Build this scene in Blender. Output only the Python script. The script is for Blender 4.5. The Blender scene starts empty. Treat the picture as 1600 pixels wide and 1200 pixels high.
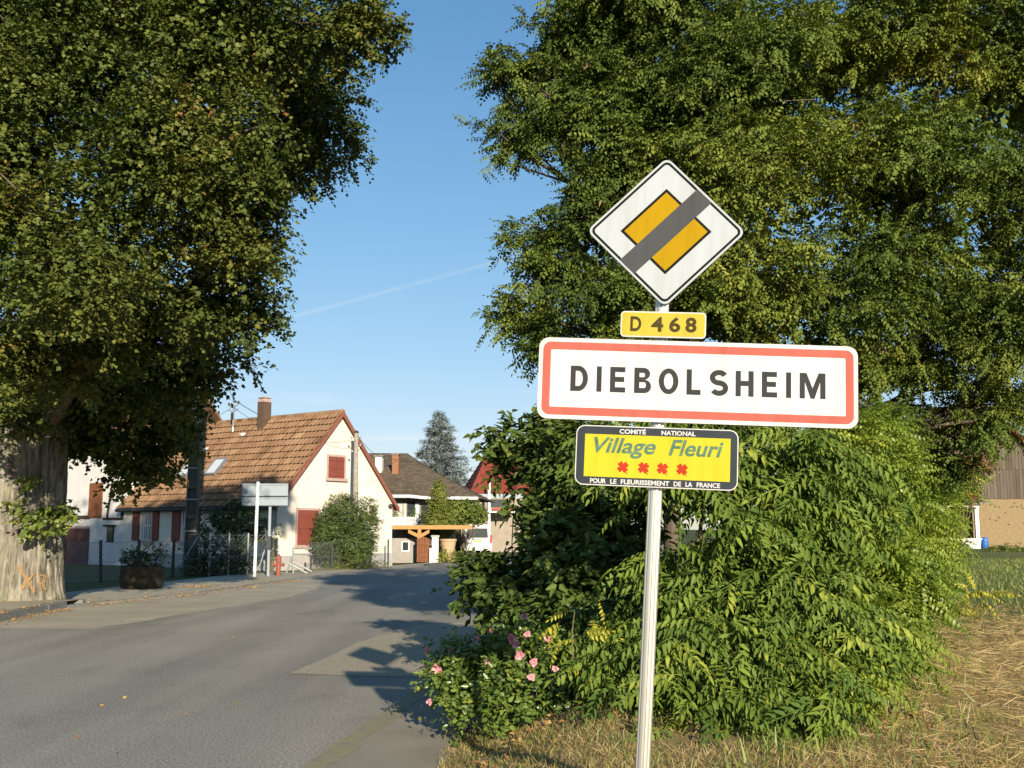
import bpy, math, random
import numpy as np
from mathutils import Vector, Matrix, noise as mnoise
R = math.radians
random.seed(7)
rng = np.random.default_rng(11)
S = bpy.context.scene
COL = S.collection

# ------------------------------------------------------------------ camera, sky, sun, exposure
F_PX, EYE = 1650.0, 1.6
PITCH = math.atan(226 / 1650)
cam_d = bpy.data.cameras.new('camera')
cam_d.sensor_width = 36.0
cam_d.lens = 36.0 * F_PX / 1600.0
cam_d.clip_start, cam_d.clip_end = 0.1, 5000
cam = bpy.data.objects.new('camera', cam_d)
COL.objects.link(cam)
cam.location = (0, 0, EYE)
cam.rotation_euler = (R(90) + PITCH, 0, 0)
S.camera = cam

SUN_EL, SUN_AZ = R(17.2), R(15.0)          # behind the camera, to its right
to_sun = Vector((math.sin(SUN_AZ) * math.cos(SUN_EL), -math.cos(SUN_AZ) * math.cos(SUN_EL), math.sin(SUN_EL)))
world = bpy.data.worlds.new('World')
S.world = world
world.use_nodes = True
wn, wl = world.node_tree.nodes, world.node_tree.links
bg = wn['Background']
bg.inputs[1].default_value = 0.060
sky = wn.new('ShaderNodeTexSky')
sky.sky_type = 'NISHITA'
sky.sun_disc = False
sky.sun_elevation = SUN_EL
sky.sun_rotation = math.pi - SUN_AZ
sky.air_density, sky.dust_density, sky.ozone_density = 1.0, 0.25, 2.0
sky.altitude = 160


def wnode(t, **kw):
    n = wn.new(t)
    for k, v in kw.items():
        setattr(n, k, v)
    return n


def wmath(op, a, b=None):
    n = wnode('ShaderNodeMath', operation=op)
    for i, v in enumerate((a, b)):
        if v is None:
            continue
        if isinstance(v, (int, float)):
            n.inputs[i].default_value = v
        else:
            wl.new(v, n.inputs[i])
    return n.outputs[0]


def pix_dir(x, y):
    u, v = (x - 800) / F_PX, (600 - y) / F_PX
    return Vector((u, math.cos(PITCH) - v * math.sin(PITCH), math.sin(PITCH) + v * math.cos(PITCH)))


tc = wnode('ShaderNodeTexCoord')
# a contrail: a thin streak along a great circle of the sky
ca, cb = pix_dir(450, 497).normalized(), pix_dir(835, 393).normalized()
cn = ca.cross(cb).normalized()
dp = wnode('ShaderNodeVectorMath', operation='DOT_PRODUCT')
dp.inputs[1].default_value = cn
wl.new(tc.outputs['Generated'], dp.inputs[0])
nz = wnode('ShaderNodeTexNoise')
nz.inputs['Scale'].default_value = 26.0
nz.inputs['Detail'].default_value = 3.0
wl.new(tc.outputs['Generated'], nz.inputs['Vector'])
streak = wmath('SUBTRACT', 1.0, wmath('MULTIPLY', wmath('ABSOLUTE', dp.outputs['Value']), 330.0))
streak = wmath('MULTIPLY', wmath('MAXIMUM', streak, 0.0), wmath('MULTIPLY', nz.outputs['Fac'], 0.30))
# low wisps of cloud: noise stretched along the horizon, only close to it
mp = wnode('ShaderNodeMapping')
mp.inputs['Scale'].default_value = (5.0, 5.0, 55.0)
wl.new(tc.outputs['Generated'], mp.inputs['Vector'])
nw = wnode('ShaderNodeTexNoise')
nw.inputs['Scale'].default_value = 1.6
nw.inputs['Detail'].default_value = 4.0
wl.new(mp.outputs['Vector'], nw.inputs['Vector'])
sep = wnode('ShaderNodeSeparateXYZ')
wl.new(tc.outputs['Generated'], sep.inputs[0])
low = wmath('MAXIMUM', wmath('SUBTRACT', 1.0, wmath('MULTIPLY', wmath('ABSOLUTE', wmath('SUBTRACT', sep.outputs['Z'], 0.085)), 16.0)), 0.0)
wisp = wmath('MULTIPLY', wmath('MAXIMUM', wmath('SUBTRACT', nw.outputs['Fac'], 0.53), 0.0), 2.0)
wisp = wmath('MULTIPLY', wisp, low)
cl = wmath('MINIMUM', wmath('ADD', streak, wisp), 0.6)
mx = wnode('ShaderNodeMixRGB', blend_type='MIX')
wl.new(cl, mx.inputs[0])
hs = wnode('ShaderNodeHueSaturation')
hs.inputs['Saturation'].default_value = 1.18
hs.inputs['Value'].default_value = 0.98
wl.new(sky.outputs[0], hs.inputs['Color'])
lift = wnode('ShaderNodeVectorMath', operation='MULTIPLY')       # hazy air: brighter aloft, less glare near the horizon
lift.inputs[1].default_value = (1.36, 1.60, 1.78)
wl.new(hs.outputs[0], lift.inputs[0])
den = wnode('ShaderNodeVectorMath', operation='MULTIPLY_ADD')
wl.new(lift.outputs[0], den.inputs[0])
den.inputs[1].default_value = (.078, .085, .072)
den.inputs[2].default_value = (1, 1, 1)
clear = wnode('ShaderNodeVectorMath', operation='DIVIDE')
wl.new(lift.outputs[0], clear.inputs[0])
wl.new(den.outputs[0], clear.inputs[1])
wl.new(clear.outputs[0], mx.inputs[1])
mx.inputs[2].default_value = (6.6, 6.6, 6.8, 1)
wl.new(mx.outputs[0], bg.inputs[0])

sun_d = bpy.data.lights.new('sun', 'SUN')
sun_d.energy = 3.7
sun_d.angle = R(0.53)
sun_d.color = (1.0, 0.87, 0.68)
sun = bpy.data.objects.new('sun', sun_d)
COL.objects.link(sun)
sun.rotation_euler = to_sun.to_track_quat('Z', 'Y').to_euler()
S.view_settings.view_transform = 'Standard'
S.view_settings.look = 'None'
S.view_settings.gamma = 1.0
S.view_settings.use_curve_mapping = False
S.view_settings.exposure = 1.2
S.render.engine = 'CYCLES'
S.cycles.max_bounces = 6
S.cycles.diffuse_bounces = 3
S.cycles.glossy_bounces = 3
S.cycles.transmission_bounces = 4
S.cycles.transparent_max_bounces = 6
S.cycles.use_denoising = True
S.cycles.caustics_reflective = False
S.cycles.caustics_refractive = False


# ------------------------------------------------------------------ pixel helpers (a ray of the photograph met with a real surface)
def at(x, y, Y):
    d = pix_dir(x, y)
    return Vector((0, 0, EYE)) + d * (Y / d.y)


def gnd(x, y, z=0.0):
    d = pix_dir(x, y)
    return Vector((0, 0, EYE)) + d * ((z - EYE) / d.z)


def on_plane(x, y, p, n):
    o, d = Vector((0, 0, EYE)), pix_dir(x, y)
    return o + d * ((Vector(p) - o).dot(n) / d.dot(n))


# ------------------------------------------------------------------ mesh helpers
class MB:
    def __init__(s):
        s.v, s.f, s.r = [], [], []

    def face(s, pts, r=None):
        i = len(s.v)
        s.v += [tuple(p) for p in pts]
        s.f.append(list(range(i, i + len(pts))))
        s.r.append(random.random() if r is None else r)

    def hexa(s, c, r=None):            # 8 corners: 4 bottom, 4 top (same order)
        i = len(s.v)
        s.v += [tuple(p) for p in c]
        r = random.random() if r is None else r
        for q in ((0, 3, 2, 1), (4, 5, 6, 7), (0, 1, 5, 4), (1, 2, 6, 5), (2, 3, 7, 6), (3, 0, 4, 7)):
            s.f.append([i + k for k in q])
            s.r.append(r)

    def box(s, a, b, r=None):
        (x0, y0, z0), (x1, y1, z1) = a, b
        s.hexa([(x0, y0, z0), (x1, y0, z0), (x1, y1, z0), (x0, y1, z0), (x0, y0, z1), (x1, y0, z1), (x1, y1, z1), (x0, y1, z1)], r)

    def prism(s, poly, d, r=None):     # closed polygon of 3-D points swept by vector d
        i, n = len(s.v), len(poly)
        d = Vector(d)
        s.v += [tuple(p) for p in poly] + [tuple(Vector(p) + d) for p in poly]
        s.f.append([i + k for k in range(n)][::-1])
        s.f.append([i + n + k for k in range(n)])
        for k in range(n):
            s.f.append([i + k, i + (k + 1) % n, i + n + (k + 1) % n, i + n + k])
        r = random.random() if r is None else r
        s.r += [r] * (n + 2)

    def tube(s, pts, rad, n=8, caps=True, r=None):
        pts = [Vector(p) for p in pts]
        rads = rad if isinstance(rad, (list, tuple)) else [rad] * len(pts)
        i0 = len(s.v)
        prev = None
        for k, p in enumerate(pts):
            t = (pts[min(k + 1, len(pts) - 1)] - pts[max(k - 1, 0)]).normalized()
            a = prev if prev is not None else (Vector((0, 0, 1)) if abs(t.z) < .9 else Vector((1, 0, 0)))
            u = (a - t * a.dot(t)).normalized()
            prev = u
            w = t.cross(u)
            for j in range(n):
                an = 2 * math.pi * j / n
                s.v.append(tuple(p + (u * math.cos(an) + w * math.sin(an)) * rads[k]))
        r = random.random() if r is None else r
        for k in range(len(pts) - 1):
            for j in range(n):
                a, b = i0 + k * n + j, i0 + k * n + (j + 1) % n
                s.f.append([a, b, b + n, a + n])
                s.r.append(r)
        if caps:
            s.f.append([i0 + j for j in range(n)][::-1])
            s.f.append([i0 + (len(pts) - 1) * n + j for j in range(n)])
            s.r += [r, r]

    def lathe(s, prof, c=(0, 0, 0), n=20):     # prof: (radius, z)
        i0 = len(s.v)
        for (q, z) in prof:
            for j in range(n):
                an = 2 * math.pi * j / n
                s.v.append((c[0] + q * math.cos(an), c[1] + q * math.sin(an), c[2] + z))
        for k in range(len(prof) - 1):
            for j in range(n):
                a, b = i0 + k * n + j, i0 + k * n + (j + 1) % n
                s.f.append([a, b, b + n, a + n])
                s.r.append(.5)
        s.f.append([i0 + j for j in range(n)][::-1])
        s.f.append([i0 + (len(prof) - 1) * n + j for j in range(n)])
        s.r += [.5, .5]

    def mesh(s, name, mat):
        m = bpy.data.meshes.new(name)
        m.from_pydata(s.v, [], s.f)
        a = m.attributes.new('rnd', 'FLOAT', 'FACE')
        a.data.foreach_set('value', s.r)
        m.materials.append(mat)
        return m

    def build(s, name, mat, parent=None, smooth=False):
        m = s.mesh(name, mat)
        if smooth:
            m.shade_smooth()
        o = bpy.data.objects.new(name, m)
        COL.objects.link(o)
        o.parent = parent
        return o


def bevel(o, w, seg=2):
    b = o.modifiers.new('bevel', 'BEVEL')
    b.width, b.segments, b.limit_method = w, seg, 'ANGLE'
    return o


def tag(o, label=None, cat=None, group=None, kind=None):
    for k, v in (('label', label), ('category', cat), ('group', group), ('kind', kind)):
        if v:
            o[k] = v
    return o


def thing(name, label, cat, loc=(0, 0, 0), rz=0.0, group=None):
    o = bpy.data.objects.new(name, None)
    COL.objects.link(o)
    o.location = loc
    o.rotation_euler = (0, 0, rz)
    return tag(o, label, cat, group)


def local(root, p):
    return Matrix.Rotation(-root.rotation_euler.z, 3, 'Z') @ (Vector(p) - Vector(root.location))


# ------------------------------------------------------------------ materials
class NT:
    def __init__(s, name):
        s.m = bpy.data.materials.new(name)
        s.m.use_nodes = True
        s.n, s.l = s.m.node_tree.nodes, s.m.node_tree.links
        s.b = s.n['Principled BSDF']
        s.tc = None

    def new(s, t, **kw):
        n = s.n.new(t)
        for k, v in kw.items():
            setattr(n, k, v)
        return n

    def put(s, sock, v):
        if hasattr(v, 'is_output') or isinstance(v, bpy.types.NodeSocket):
            s.l.new(v, sock)
        else:
            sock.default_value = (*v, 1) if isinstance(v, (tuple, list)) and len(v) == 3 and sock.type == 'RGBA' else v

    def co(s, scale=(1, 1, 1), kind='Object', rot=(0, 0, 0)):
        if s.tc is None:
            s.tc = s.new('ShaderNodeTexCoord')
        mp = s.new('ShaderNodeMapping')
        mp.inputs['Scale'].default_value = scale
        mp.inputs['Rotation'].default_value = rot
        s.l.new(s.tc.outputs[kind], mp.inputs['Vector'])
        return mp.outputs[0]

    def noise(s, sc, det=4, rough=.55, scale=(1, 1, 1), rot=(0, 0, 0), dist=0):
        n = s.new('ShaderNodeTexNoise')
        n.inputs['Scale'].default_value = sc
        n.inputs['Detail'].default_value = det
        n.inputs['Roughness'].default_value = rough
        n.inputs['Distortion'].default_value = dist
        s.l.new(s.co(scale, rot=rot), n.inputs['Vector'])
        return n.outputs['Fac']

    def ramp(s, fac, stops):
        r = s.new('ShaderNodeValToRGB')
        e = r.color_ramp.elements
        while len(e) < len(stops):
            e.new(.5)
        for k, (p, c) in enumerate(stops):
            e[k].position = p
            e[k].color = (*c, 1) if len(c) == 3 else c
        s.l.new(fac, r.inputs[0])
        return r.outputs[0]

    def mix(s, fac, a, b, mode='MIX'):
        n = s.new('ShaderNodeMixRGB', blend_type=mode)
        s.put(n.inputs[0], fac)
        s.put(n.inputs[1], a)
        s.put(n.inputs[2], b)
        return n.outputs[0]

    def attr(s, name='rnd'):
        n = s.new('ShaderNodeAttribute')
        n.attribute_name = name
        return n.outputs['Fac']

    def bump(s, h, st=.3, d=.01):
        n = s.new('ShaderNodeBump')
        n.inputs['Strength'].default_value = st
        n.inputs['Distance'].default_value = d
        s.l.new(h, n.inputs['Height'])
        s.l.new(n.outputs[0], s.b.inputs['Normal'])

    def done(s, col=None, rough=.8, spec=.3, metal=0):
        if col is not None:
            s.put(s.b.inputs['Base Color'], col)
        s.put(s.b.inputs['Roughness'], rough)
        s.b.inputs['Specular IOR Level'].default_value = spec
        s.b.inputs['Metallic'].default_value = metal
        return s.m


def plain(name, col, rough=.6, spec=.3, metal=0, var=.12, sc=6.0, bump=0.0):
    t = NT(name)
    n = t.noise(sc, 5)
    c = t.mix(1.0, tuple(col), t.ramp(n, [(.25, (1 - var,) * 3), (.75, (1 + var * .6,) * 3)]), 'MULTIPLY')
    if name.startswith('sign') or name.startswith('faded_sign'):      # faint run-off streaks and specks of dirt
        c = t.mix(1.0, c, t.ramp(t.noise(14, 5, .65, (1, 1, .12)), [(.42, (1, 1, 1)), (.72, (.86, .85, .82))]), 'MULTIPLY')
        c = t.mix(1.0, c, t.ramp(t.noise(90, 2, .5), [(.70, (1, 1, 1)), (.78, (.70, .68, .64))]), 'MULTIPLY')
    if bump:
        t.bump(t.noise(sc * 8, 4), bump, .01)
    return t.done(c, rough, spec, metal)


def leafmat(name, stops, trans=.28, tcol=(1.3, 1.25, .5), rough=.42, spec=.35):
    t = NT(name)
    c = t.ramp(t.attr(), stops)
    t.done(c, rough, spec)
    tr = t.new('ShaderNodeBsdfTranslucent')
    t.put(tr.inputs[0], t.mix(1.0, c, tcol, 'MULTIPLY'))
    ms = t.new('ShaderNodeMixShader')
    ms.inputs[0].default_value = trans
    t.l.new(t.b.outputs[0], ms.inputs[1])
    t.l.new(tr.outputs[0], ms.inputs[2])
    t.l.new(ms.outputs[0], t.n['Material Output'].inputs[0])
    return t.m


M = {}


def mk_materials():
    # asphalt of the road: worn, light grey, speckled, with long streaks
    t = NT('asphalt')
    big = t.noise(.35, 4, .6, (1, .35, 1), (0, 0, R(-8)))
    streak = t.noise(1.1, 3, .5, (1, .05, 1), (0, 0, R(-9)))
    sp = t.noise(48, 3, .8)
    sp2 = t.noise(130, 2, .8)
    c = t.ramp(big, [(.3, (.245, .232, .198)), (.7, (.305, .290, .246))])
    c = t.mix(1.0, c, t.ramp(streak, [(.35, (.86, .86, .87)), (.65, (1.08, 1.08, 1.07))]), 'MULTIPLY')
    c = t.mix(1.0, c, t.ramp(sp, [(.36, (.55,) * 3), (.5, (.98,) * 3), (.62, (1.4,) * 3), (.74, (2.1, 2.05, 1.9))]), 'MULTIPLY')
    c = t.mix(.8, c, t.ramp(sp2, [(.36, (.55,) * 3), (.64, (1.45,) * 3)]), 'MULTIPLY')
    stain = t.noise(.9, 6, .7, (1, .5, 1))
    c = t.mix(1.0, c, t.ramp(stain, [(.30, (.80,) * 3), (.45, (1.0,) * 3), (.7, (1.07,) * 3)]), 'MULTIPLY')
    crack = t.new('ShaderNodeTexVoronoi', feature='DISTANCE_TO_EDGE')
    crack.inputs['Scale'].default_value = .33
    nn = t.new('ShaderNodeTexNoise')
    nn.inputs['Scale'].default_value = 1.3
    nn.inputs['Detail'].default_value = 6
    vm = t.new('ShaderNodeVectorMath', operation='ADD')
    t.l.new(t.co(), vm.inputs[0])
    t.l.new(nn.outputs['Color'], vm.inputs[1])
    t.l.new(vm.outputs[0], crack.inputs['Vector'])
    ck = t.ramp(crack.outputs['Distance'], [(.0, (.45,) * 3), (.0035, (1,) * 3)])
    c = t.mix(.22, c, ck, 'MULTIPLY')
    t.bump(sp, .35, .006)
    M['asphalt'] = t.done(c, .95, .06)
    t = NT('coarse_patch')
    sp = t.noise(60, 3, .8)
    c = t.ramp(sp, [(.3, (.17, .145, .10)), (.5, (.34, .30, .215)), (.72, (.55, .50, .38))])
    t.bump(sp, .6, .012)
    M['patch'] = t.done(c, .9, .2)
    t = NT('pale_asphalt')
    sp = t.noise(80, 3, .7)
    big = t.noise(.8, 5)
    c = t.mix(1.0, t.ramp(big, [(.3, (.31, .28, .21)), (.7, (.40, .365, .28))]), t.ramp(sp, [(.36, (.65,) * 3), (.64, (1.35,) * 3)]), 'MULTIPLY')
    t.bump(sp, .3, .006)
    M['pale'] = t.done(c, .95, .06)
    t = NT('footway_asphalt')
    sp = t.noise(110, 3, .7)
    big = t.noise(1.5, 5)
    c = t.mix(1.0, t.ramp(big, [(.3, (.235, .210, .165)), (.7, (.30, .27, .215))]), t.ramp(sp, [(.3, (.7,) * 3), (.7, (1.3,) * 3)]), 'MULTIPLY')
    t.bump(sp, .3, .005)
    M['footway'] = t.done(c, .95, .06)
    t = NT('mossy_gutter')
    n1 = t.noise(7, 5, .7)
    c = t.mix(1.0, t.ramp(n1, [(.35, (.23, .21, .165)), (.55, (.27, .25, .155)), (.75, (.29, .275, .11))]), t.ramp(t.noise(90, 3), [(.3, (.7,) * 3), (.7, (1.3,) * 3)]), 'MULTIPLY')
    t.bump(t.noise(60, 4), .5, .01)
    M['moss'] = t.done(c, .95, .1)
    # soils
    t = NT('lawn_soil')
    c = t.ramp(t.noise(2.2, 6, .65), [(.3, (.05, .065, .022)), (.55, (.085, .095, .035)), (.75, (.15, .13, .06))])
    t.bump(t.noise(30, 5), .7, .03)
    M['lawn'] = t.done(c, .95, .1)
    t = NT('dry_verge_soil')
    a, b = t.noise(3.0, 6, .7), t.noise(40, 5, .75)
    c = t.ramp(a, [(.3, (.24, .17, .075)), (.5, (.34, .25, .12)), (.7, (.19, .18, .06))])
    c = t.mix(1.0, c, t.ramp(b, [(.25, (.55,) * 3), (.75, (1.4,) * 3)]), 'MULTIPLY')
    t.bump(b, .9, .03)
    M['verge'] = t.done(c, .95, .1)
    t = NT('straw_field_soil')
    sepx = t.new('ShaderNodeSeparateXYZ')
    t.l.new(t.co(), sepx.inputs[0])
    a, b = t.noise(1.6, 6, .7), t.noise(28, 5, .8)
    dry = t.ramp(a, [(.3, (.30, .20, .08)), (.55, (.41, .30, .13)), (.75, (.50, .39, .19))])
    grn = t.ramp(a, [(.3, (.11, .125, .04)), (.6, (.16, .17, .06)), (.75, (.24, .21, .10))])
    far = t.ramp(t.mix(.12, sepx.outputs['Y'], t.noise(.35, 4)), [(0, (0,) * 3), (1, (1,) * 3)])
    mr = t.new('ShaderNodeMapRange')
    mr.inputs[1].default_value, mr.inputs[2].default_value = 13.5, 17.0
    addn = t.new('ShaderNodeMath', operation='MULTIPLY_ADD')
    t.l.new(t.noise(.5, 4), addn.inputs[0])
    addn.inputs[1].default_value = 5.0
    t.l.new(sepx.outputs['Y'], addn.inputs[2])
    t.l.new(addn.outputs[0], mr.inputs[0])
    c = t.mix(mr.outputs[0], dry, grn)
    c = t.mix(1.0, c, t.ramp(b, [(.25, (.5,) * 3), (.75, (1.45,) * 3)]), 'MULTIPLY')
    t.bump(b, .9, .04)
    M['field'] = t.done(c, .95, .1)
    # masonry
    t = NT('cream_render')
    c = t.mix(1.0, (.68, .645, .56), t.ramp(t.noise(1.2, 6, .6), [(.3, (.90, .88, .86)), (.7, (1.04, 1.03, 1.02))]), 'MULTIPLY')
    t.bump(t.noise(45, 4), .25, .01)
    M['cream'] = t.done(c, .9, .15)
    t = NT('white_render')
    c = t.mix(1.0, (.62, .61, .59), t.ramp(t.noise(1.0, 6, .65), [(.3, (.82, .82, .83)), (.7, (1.03,) * 3)]), 'MULTIPLY')
    t.bump(t.noise(35, 4), .3, .01)
    M['white_render'] = t.done(c, .9, .15)
    M['plinth'] = plain('plinth_render', (.38, .37, .36), .9, .15, var=.2, sc=3, bump=.3)
    M['grey_render'] = plain('grey_render', (.30, .285, .265), .9, .15, var=.2, sc=2, bump=.3)
    M['eave_shaded_render'] = plain('eave_shaded_render', (.20, .18, .15), .95, .1, var=.25, sc=2, bump=.3)  # brown-roofed house wall: shade under the eaves is put into the base colour
    M['tan_render'] = plain('tan_render', (.30, .26, .21), .95, .1, var=.2, sc=2, bump=.3)
    M['stone'] = plain('sandstone', (.42, .30, .27), .85, .2, var=.2, sc=10, bump=.4)
    M['kerb'] = plain('kerb_granite', (.20, .20, .185), .9, .1, var=.3, sc=14, bump=.4)
    t = NT('roof_tile')
    a = t.attr()
    c = t.ramp(a, [(0, (.13, .078, .045)), (.3, (.205, .122, .072)), (.65, (.265, .165, .10)), (.9, (.32, .215, .135)), (1, (.24, .185, .11))])
    c = t.mix(1.0, c, t.ramp(t.noise(1.1, 5, .6), [(.3, (.78, .76, .72)), (.7, (1.1, 1.08, 1.02))]), 'MULTIPLY')
    c = t.mix(t.ramp(t.noise(9, 5, .7), [(.58, (0,) * 3), (.8, (.45,) * 3)]), c, (.28, .25, .14))
    t.bump(t.noise(40, 3), .3, .006)
    M['tile'] = t.done(c, .85, .2)
    t = NT('brown_roof_tile')
    br = t.new('ShaderNodeTexBrick')
    br.inputs['Scale'].default_value = 1.0
    br.inputs['Brick Width'].default_value, br.inputs['Row Height'].default_value = .3, .34
    br.inputs['Mortar Size'].default_value = .02
    t.l.new(t.co(kind='UV'), br.inputs['Vector'])
    c = t.mix(1.0, t.ramp(t.noise(1.5, 6, .6), [(.3, (.085, .068, .05)), (.7, (.145, .118, .085))]), t.ramp(t.attr(), [(0, (.75,) * 3), (1, (1.25,) * 3)]), 'MULTIPLY')
    t.bump(t.noise(30, 3), .4, .01)
    M['brown_tile'] = t.done(c, .9, .15)
    t = NT('red_roof_tile')
    c = t.mix(1.0, (.20, .045, .03), t.ramp(t.attr(), [(0, (.75,) * 3), (1, (1.25,) * 3)]), 'MULTIPLY')
    M['red_tile'] = t.done(c, .8, .2)
    t = NT('dark_timber')
    c = t.ramp(t.noise(5, 5, .6, (1, 1, .12)), [(.3, (.035, .026, .020)), (.7, (.075, .058, .045))])
    M['dark_timber'] = t.done(c, .85, .2)
    t = NT('weathered_boards')
    c = t.mix(1.0, t.ramp(t.noise(4, 5, .6, (6, 6, .25)), [(.3, (.085, .068, .054)), (.7, (.145, .118, .094))]), t.ramp(t.attr(), [(0, (.72,) * 3), (1, (1.22,) * 3)]), 'MULTIPLY')
    t.bump(t.noise(9, 4, .6, (6, 6, .3)), .4, .01)
    M['boards'] = t.done(c, .9, .15)
    t = NT('grey_boards')
    c = t.mix(1.0, t.ramp(t.noise(4, 5, .6, (6, 6, .25)), [(.3, (.33, .31, .27)), (.7, (.45, .42, .36))]), t.ramp(t.attr(), [(0, (.78,) * 3), (1, (1.2,) * 3)]), 'MULTIPLY')
    M['grey_boards'] = t.done(c, .9, .15)
    t = NT('honey_timber')
    c = t.ramp(t.noise(6, 5, .6, (1, 1, 6)), [(.3, (.30, .155, .045)), (.7, (.42, .235, .075))])
    M['honey'] = t.done(c, .55, .35)
    M['pole_wood'] = plain('pole_wood', (.30, .27, .22), .85, .2, var=.3, sc=9)
    M['shutter'] = plain('red_brown_shutter_paint', (.20, .058, .042), .6, .2, var=.18, sc=8)
    M['brown_door'] = plain('brown_door_paint', (.105, .043, .036), .65, .3, var=.2, sc=6)
    M['rust_door'] = plain('rust_brown_boards', (.18, .07, .03), .7, .25, var=.25, sc=6)
    M['white_paint'] = plain('white_paint', (.78, .78, .77), .45, .4, var=.06, sc=5)
    M['verge_red'] = plain('red_brown_bargeboard', (.22, .085, .06), .7, .25, var=.25, sc=7)
    M['zinc'] = plain('zinc', (.33, .35, .37), .45, .5, .6, var=.2, sc=8)
    M['sign_back'] = plain('grey_sign_back', (.27, .315, .345), .6, .2, .0, var=.08, sc=3)
    M['dark_metal'] = plain('dark_metal', (.045, .05, .05), .6, .4, .2, var=.2, sc=9)
    M['galv'] = plain('galvanised_wire', (.30, .32, .31), .5, .5, .5, var=.2, sc=9)
    M['concrete'] = plain('pole_concrete', (.11, .11, .10), .9, .15, var=.3, sc=3, bump=.5)
    M['wire'] = plain('black_cable', (.03, .03, .03), .6, .3)
    M['hydrant'] = plain('faded_red_hydrant', (.26, .085, .06), .6, .2, var=.25, sc=9)
    M['brick'] = plain('orange_brick', (.27, .135, .075), .9, .1, var=.35, sc=25, bump=.3)
    M['cladding'] = plain('brown_cladding', (.10, .068, .045), .6, .3, var=.15, sc=5)
    M['planter'] = plain('shade_dark_mossy_concrete', (.06, .052, .034), .95, .1, var=.4, sc=7, bump=.6)  # mossy concrete, darkened further: the lime tree's shade is put into the colour
    M['terracotta'] = plain('tan_concrete_pot', (.46, .33, .21), .85, .2, var=.2, sc=6)
    M['blue'] = plain('blue_plastic', (.025, .13, .44), .4, .4)
    t = NT('tan_brick_wall')
    a = t.noise(4.5, 5, .7, (1, 1, 3))
    c = t.ramp(a, [(.25, (.165, .118, .066)), (.5, (.24, .18, .102)), (.8, (.32, .25, .155))])
    t.bump(t.noise(14, 4, .7, (1, 1, 3)), .5, .03)
    M['tan_brick'] = t.done(c, .95, .1)
    t = NT('dark_glass')
    M['glass'] = t.done((.03, .04, .045), .06, .8)
    t = NT('pale_sky_glass')
    M['roof_glass'] = t.done((.50, .55, .58), .12, .8)
    M['curtain'] = plain('white_curtain', (.42, .42, .40), .8, .2)
    # vehicle
    t = NT('white_car_paint')
    M['car'] = t.done((.78, .78, .77), .22, .5)
    M['rubber'] = plain('tyre_rubber', (.02, .02, .02), .8, .2)
    t = NT('tail_light_red')
    M['tail'] = t.done((.40, .02, .015), .2, .5)
    M['number_plate'] = plain('yellow_plate', (.60, .44, .06), .4, .4)
    # signs
    M['sign_white'] = plain('sign_white_sheeting', (.50, .505, .50), .6, .05, var=.025, sc=2.5)
    M['sign_cool'] = plain('sign_cool_white_sheeting', (.355, .39, .42), .6, .05, var=.02, sc=2.5)
    M['sign_red'] = plain('faded_sign_red', (.37, .098, .075), .6, .05, var=.07, sc=4)
    M['sign_dark'] = plain('faded_sign_lettering', (.036, .038, .041), .7, .05, var=.08, sc=20)
    M['sign_black'] = plain('sign_black', (.010, .0095, .010), .7, .04)
    M['sign_grey'] = plain('sign_band_grey', (.058, .062, .066), .7, .05, var=.03)
    M['sign_amber'] = plain('sign_amber', (.315, .195, .002), .6, .05, var=.03)
    M['sign_lemon'] = plain('sign_lemon', (.40, .335, .045), .6, .05, var=.05, sc=4)
    M['sign_yellow'] = plain('sign_bright_yellow', (.43, .385, .025), .6, .05, var=.04, sc=4)
    M['sign_brown'] = plain('sign_faded_brown', (.055, .042, .016), .7, .05)
    M['sign_slate'] = plain('sign_slate', (.030, .038, .047), .6, .08, var=.12, sc=6)
    M['sign_teal'] = plain('sign_faded_green', (.085, .165, .115), .7, .05, var=.35, sc=30)
    M['sign_flower'] = plain('sign_flower_red', (.37, .036, .018), .7, .05, var=.1, sc=20)
    t = NT('brushed_aluminium_post')
    c = t.mix(1.0, (.66, .64, .57), t.ramp(t.noise(9, 5, .6, (1, 1, .2)), [(.3, (.85,) * 3), (.7, (1.05,) * 3)]), 'MULTIPLY')
    M['post'] = t.done(c, .34, .5, .65)
    # bark
    t = NT('lime_bark')
    n1 = t.noise(10, 7, .65, (1, 1, .13), dist=.8)
    n2 = t.noise(26, 5, .7, (1, 1, .3))
    c = t.ramp(n1, [(.36, (.085, .075, .058)), (.5, (.225, .205, .165)), (.66, (.355, .33, .275))])
    c = t.mix(.6, c, t.ramp(n2, [(.3, (.6,) * 3), (.7, (1.3,) * 3)]), 'MULTIPLY')
    c = t.mix(t.ramp(t.noise(3, 5), [(.5, (0,) * 3), (.7, (.35,) * 3)]), c, (.27, .29, .16))
    hh = t.mix(.5, n1, n2)
    t.bump(hh, 1.0, .06)
    M['bark'] = t.done(c, .95, .1)
    t = NT('dark_bark')
    n1 = t.noise(8, 6, .65, (1, 1, .2))
    t.bump(n1, .8, .03)
    M['dark_bark'] = t.done(t.ramp(n1, [(.3, (.06, .048, .036)), (.7, (.15, .125, .095))]), .95, .1)
    M['orange_spray'] = plain('orange_spray_paint', (.30, .175, .075), .9, .1, var=.4, sc=30)
    M['stem'] = plain('green_brown_stem', (.14, .12, .055), .7, .3, var=.3, sc=12)
    # foliage
    M['lime_leaf'] = leafmat('lime_leaf', [(0, (.045, .068, .016)), (.35, (.080, .108, .022)), (.7, (.125, .145, .028)), (.88, (.17, .155, .035)), (.95, (.22, .135, .035)), (1, (.20, .08, .028))], .13, rough=.55, spec=.2)
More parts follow.
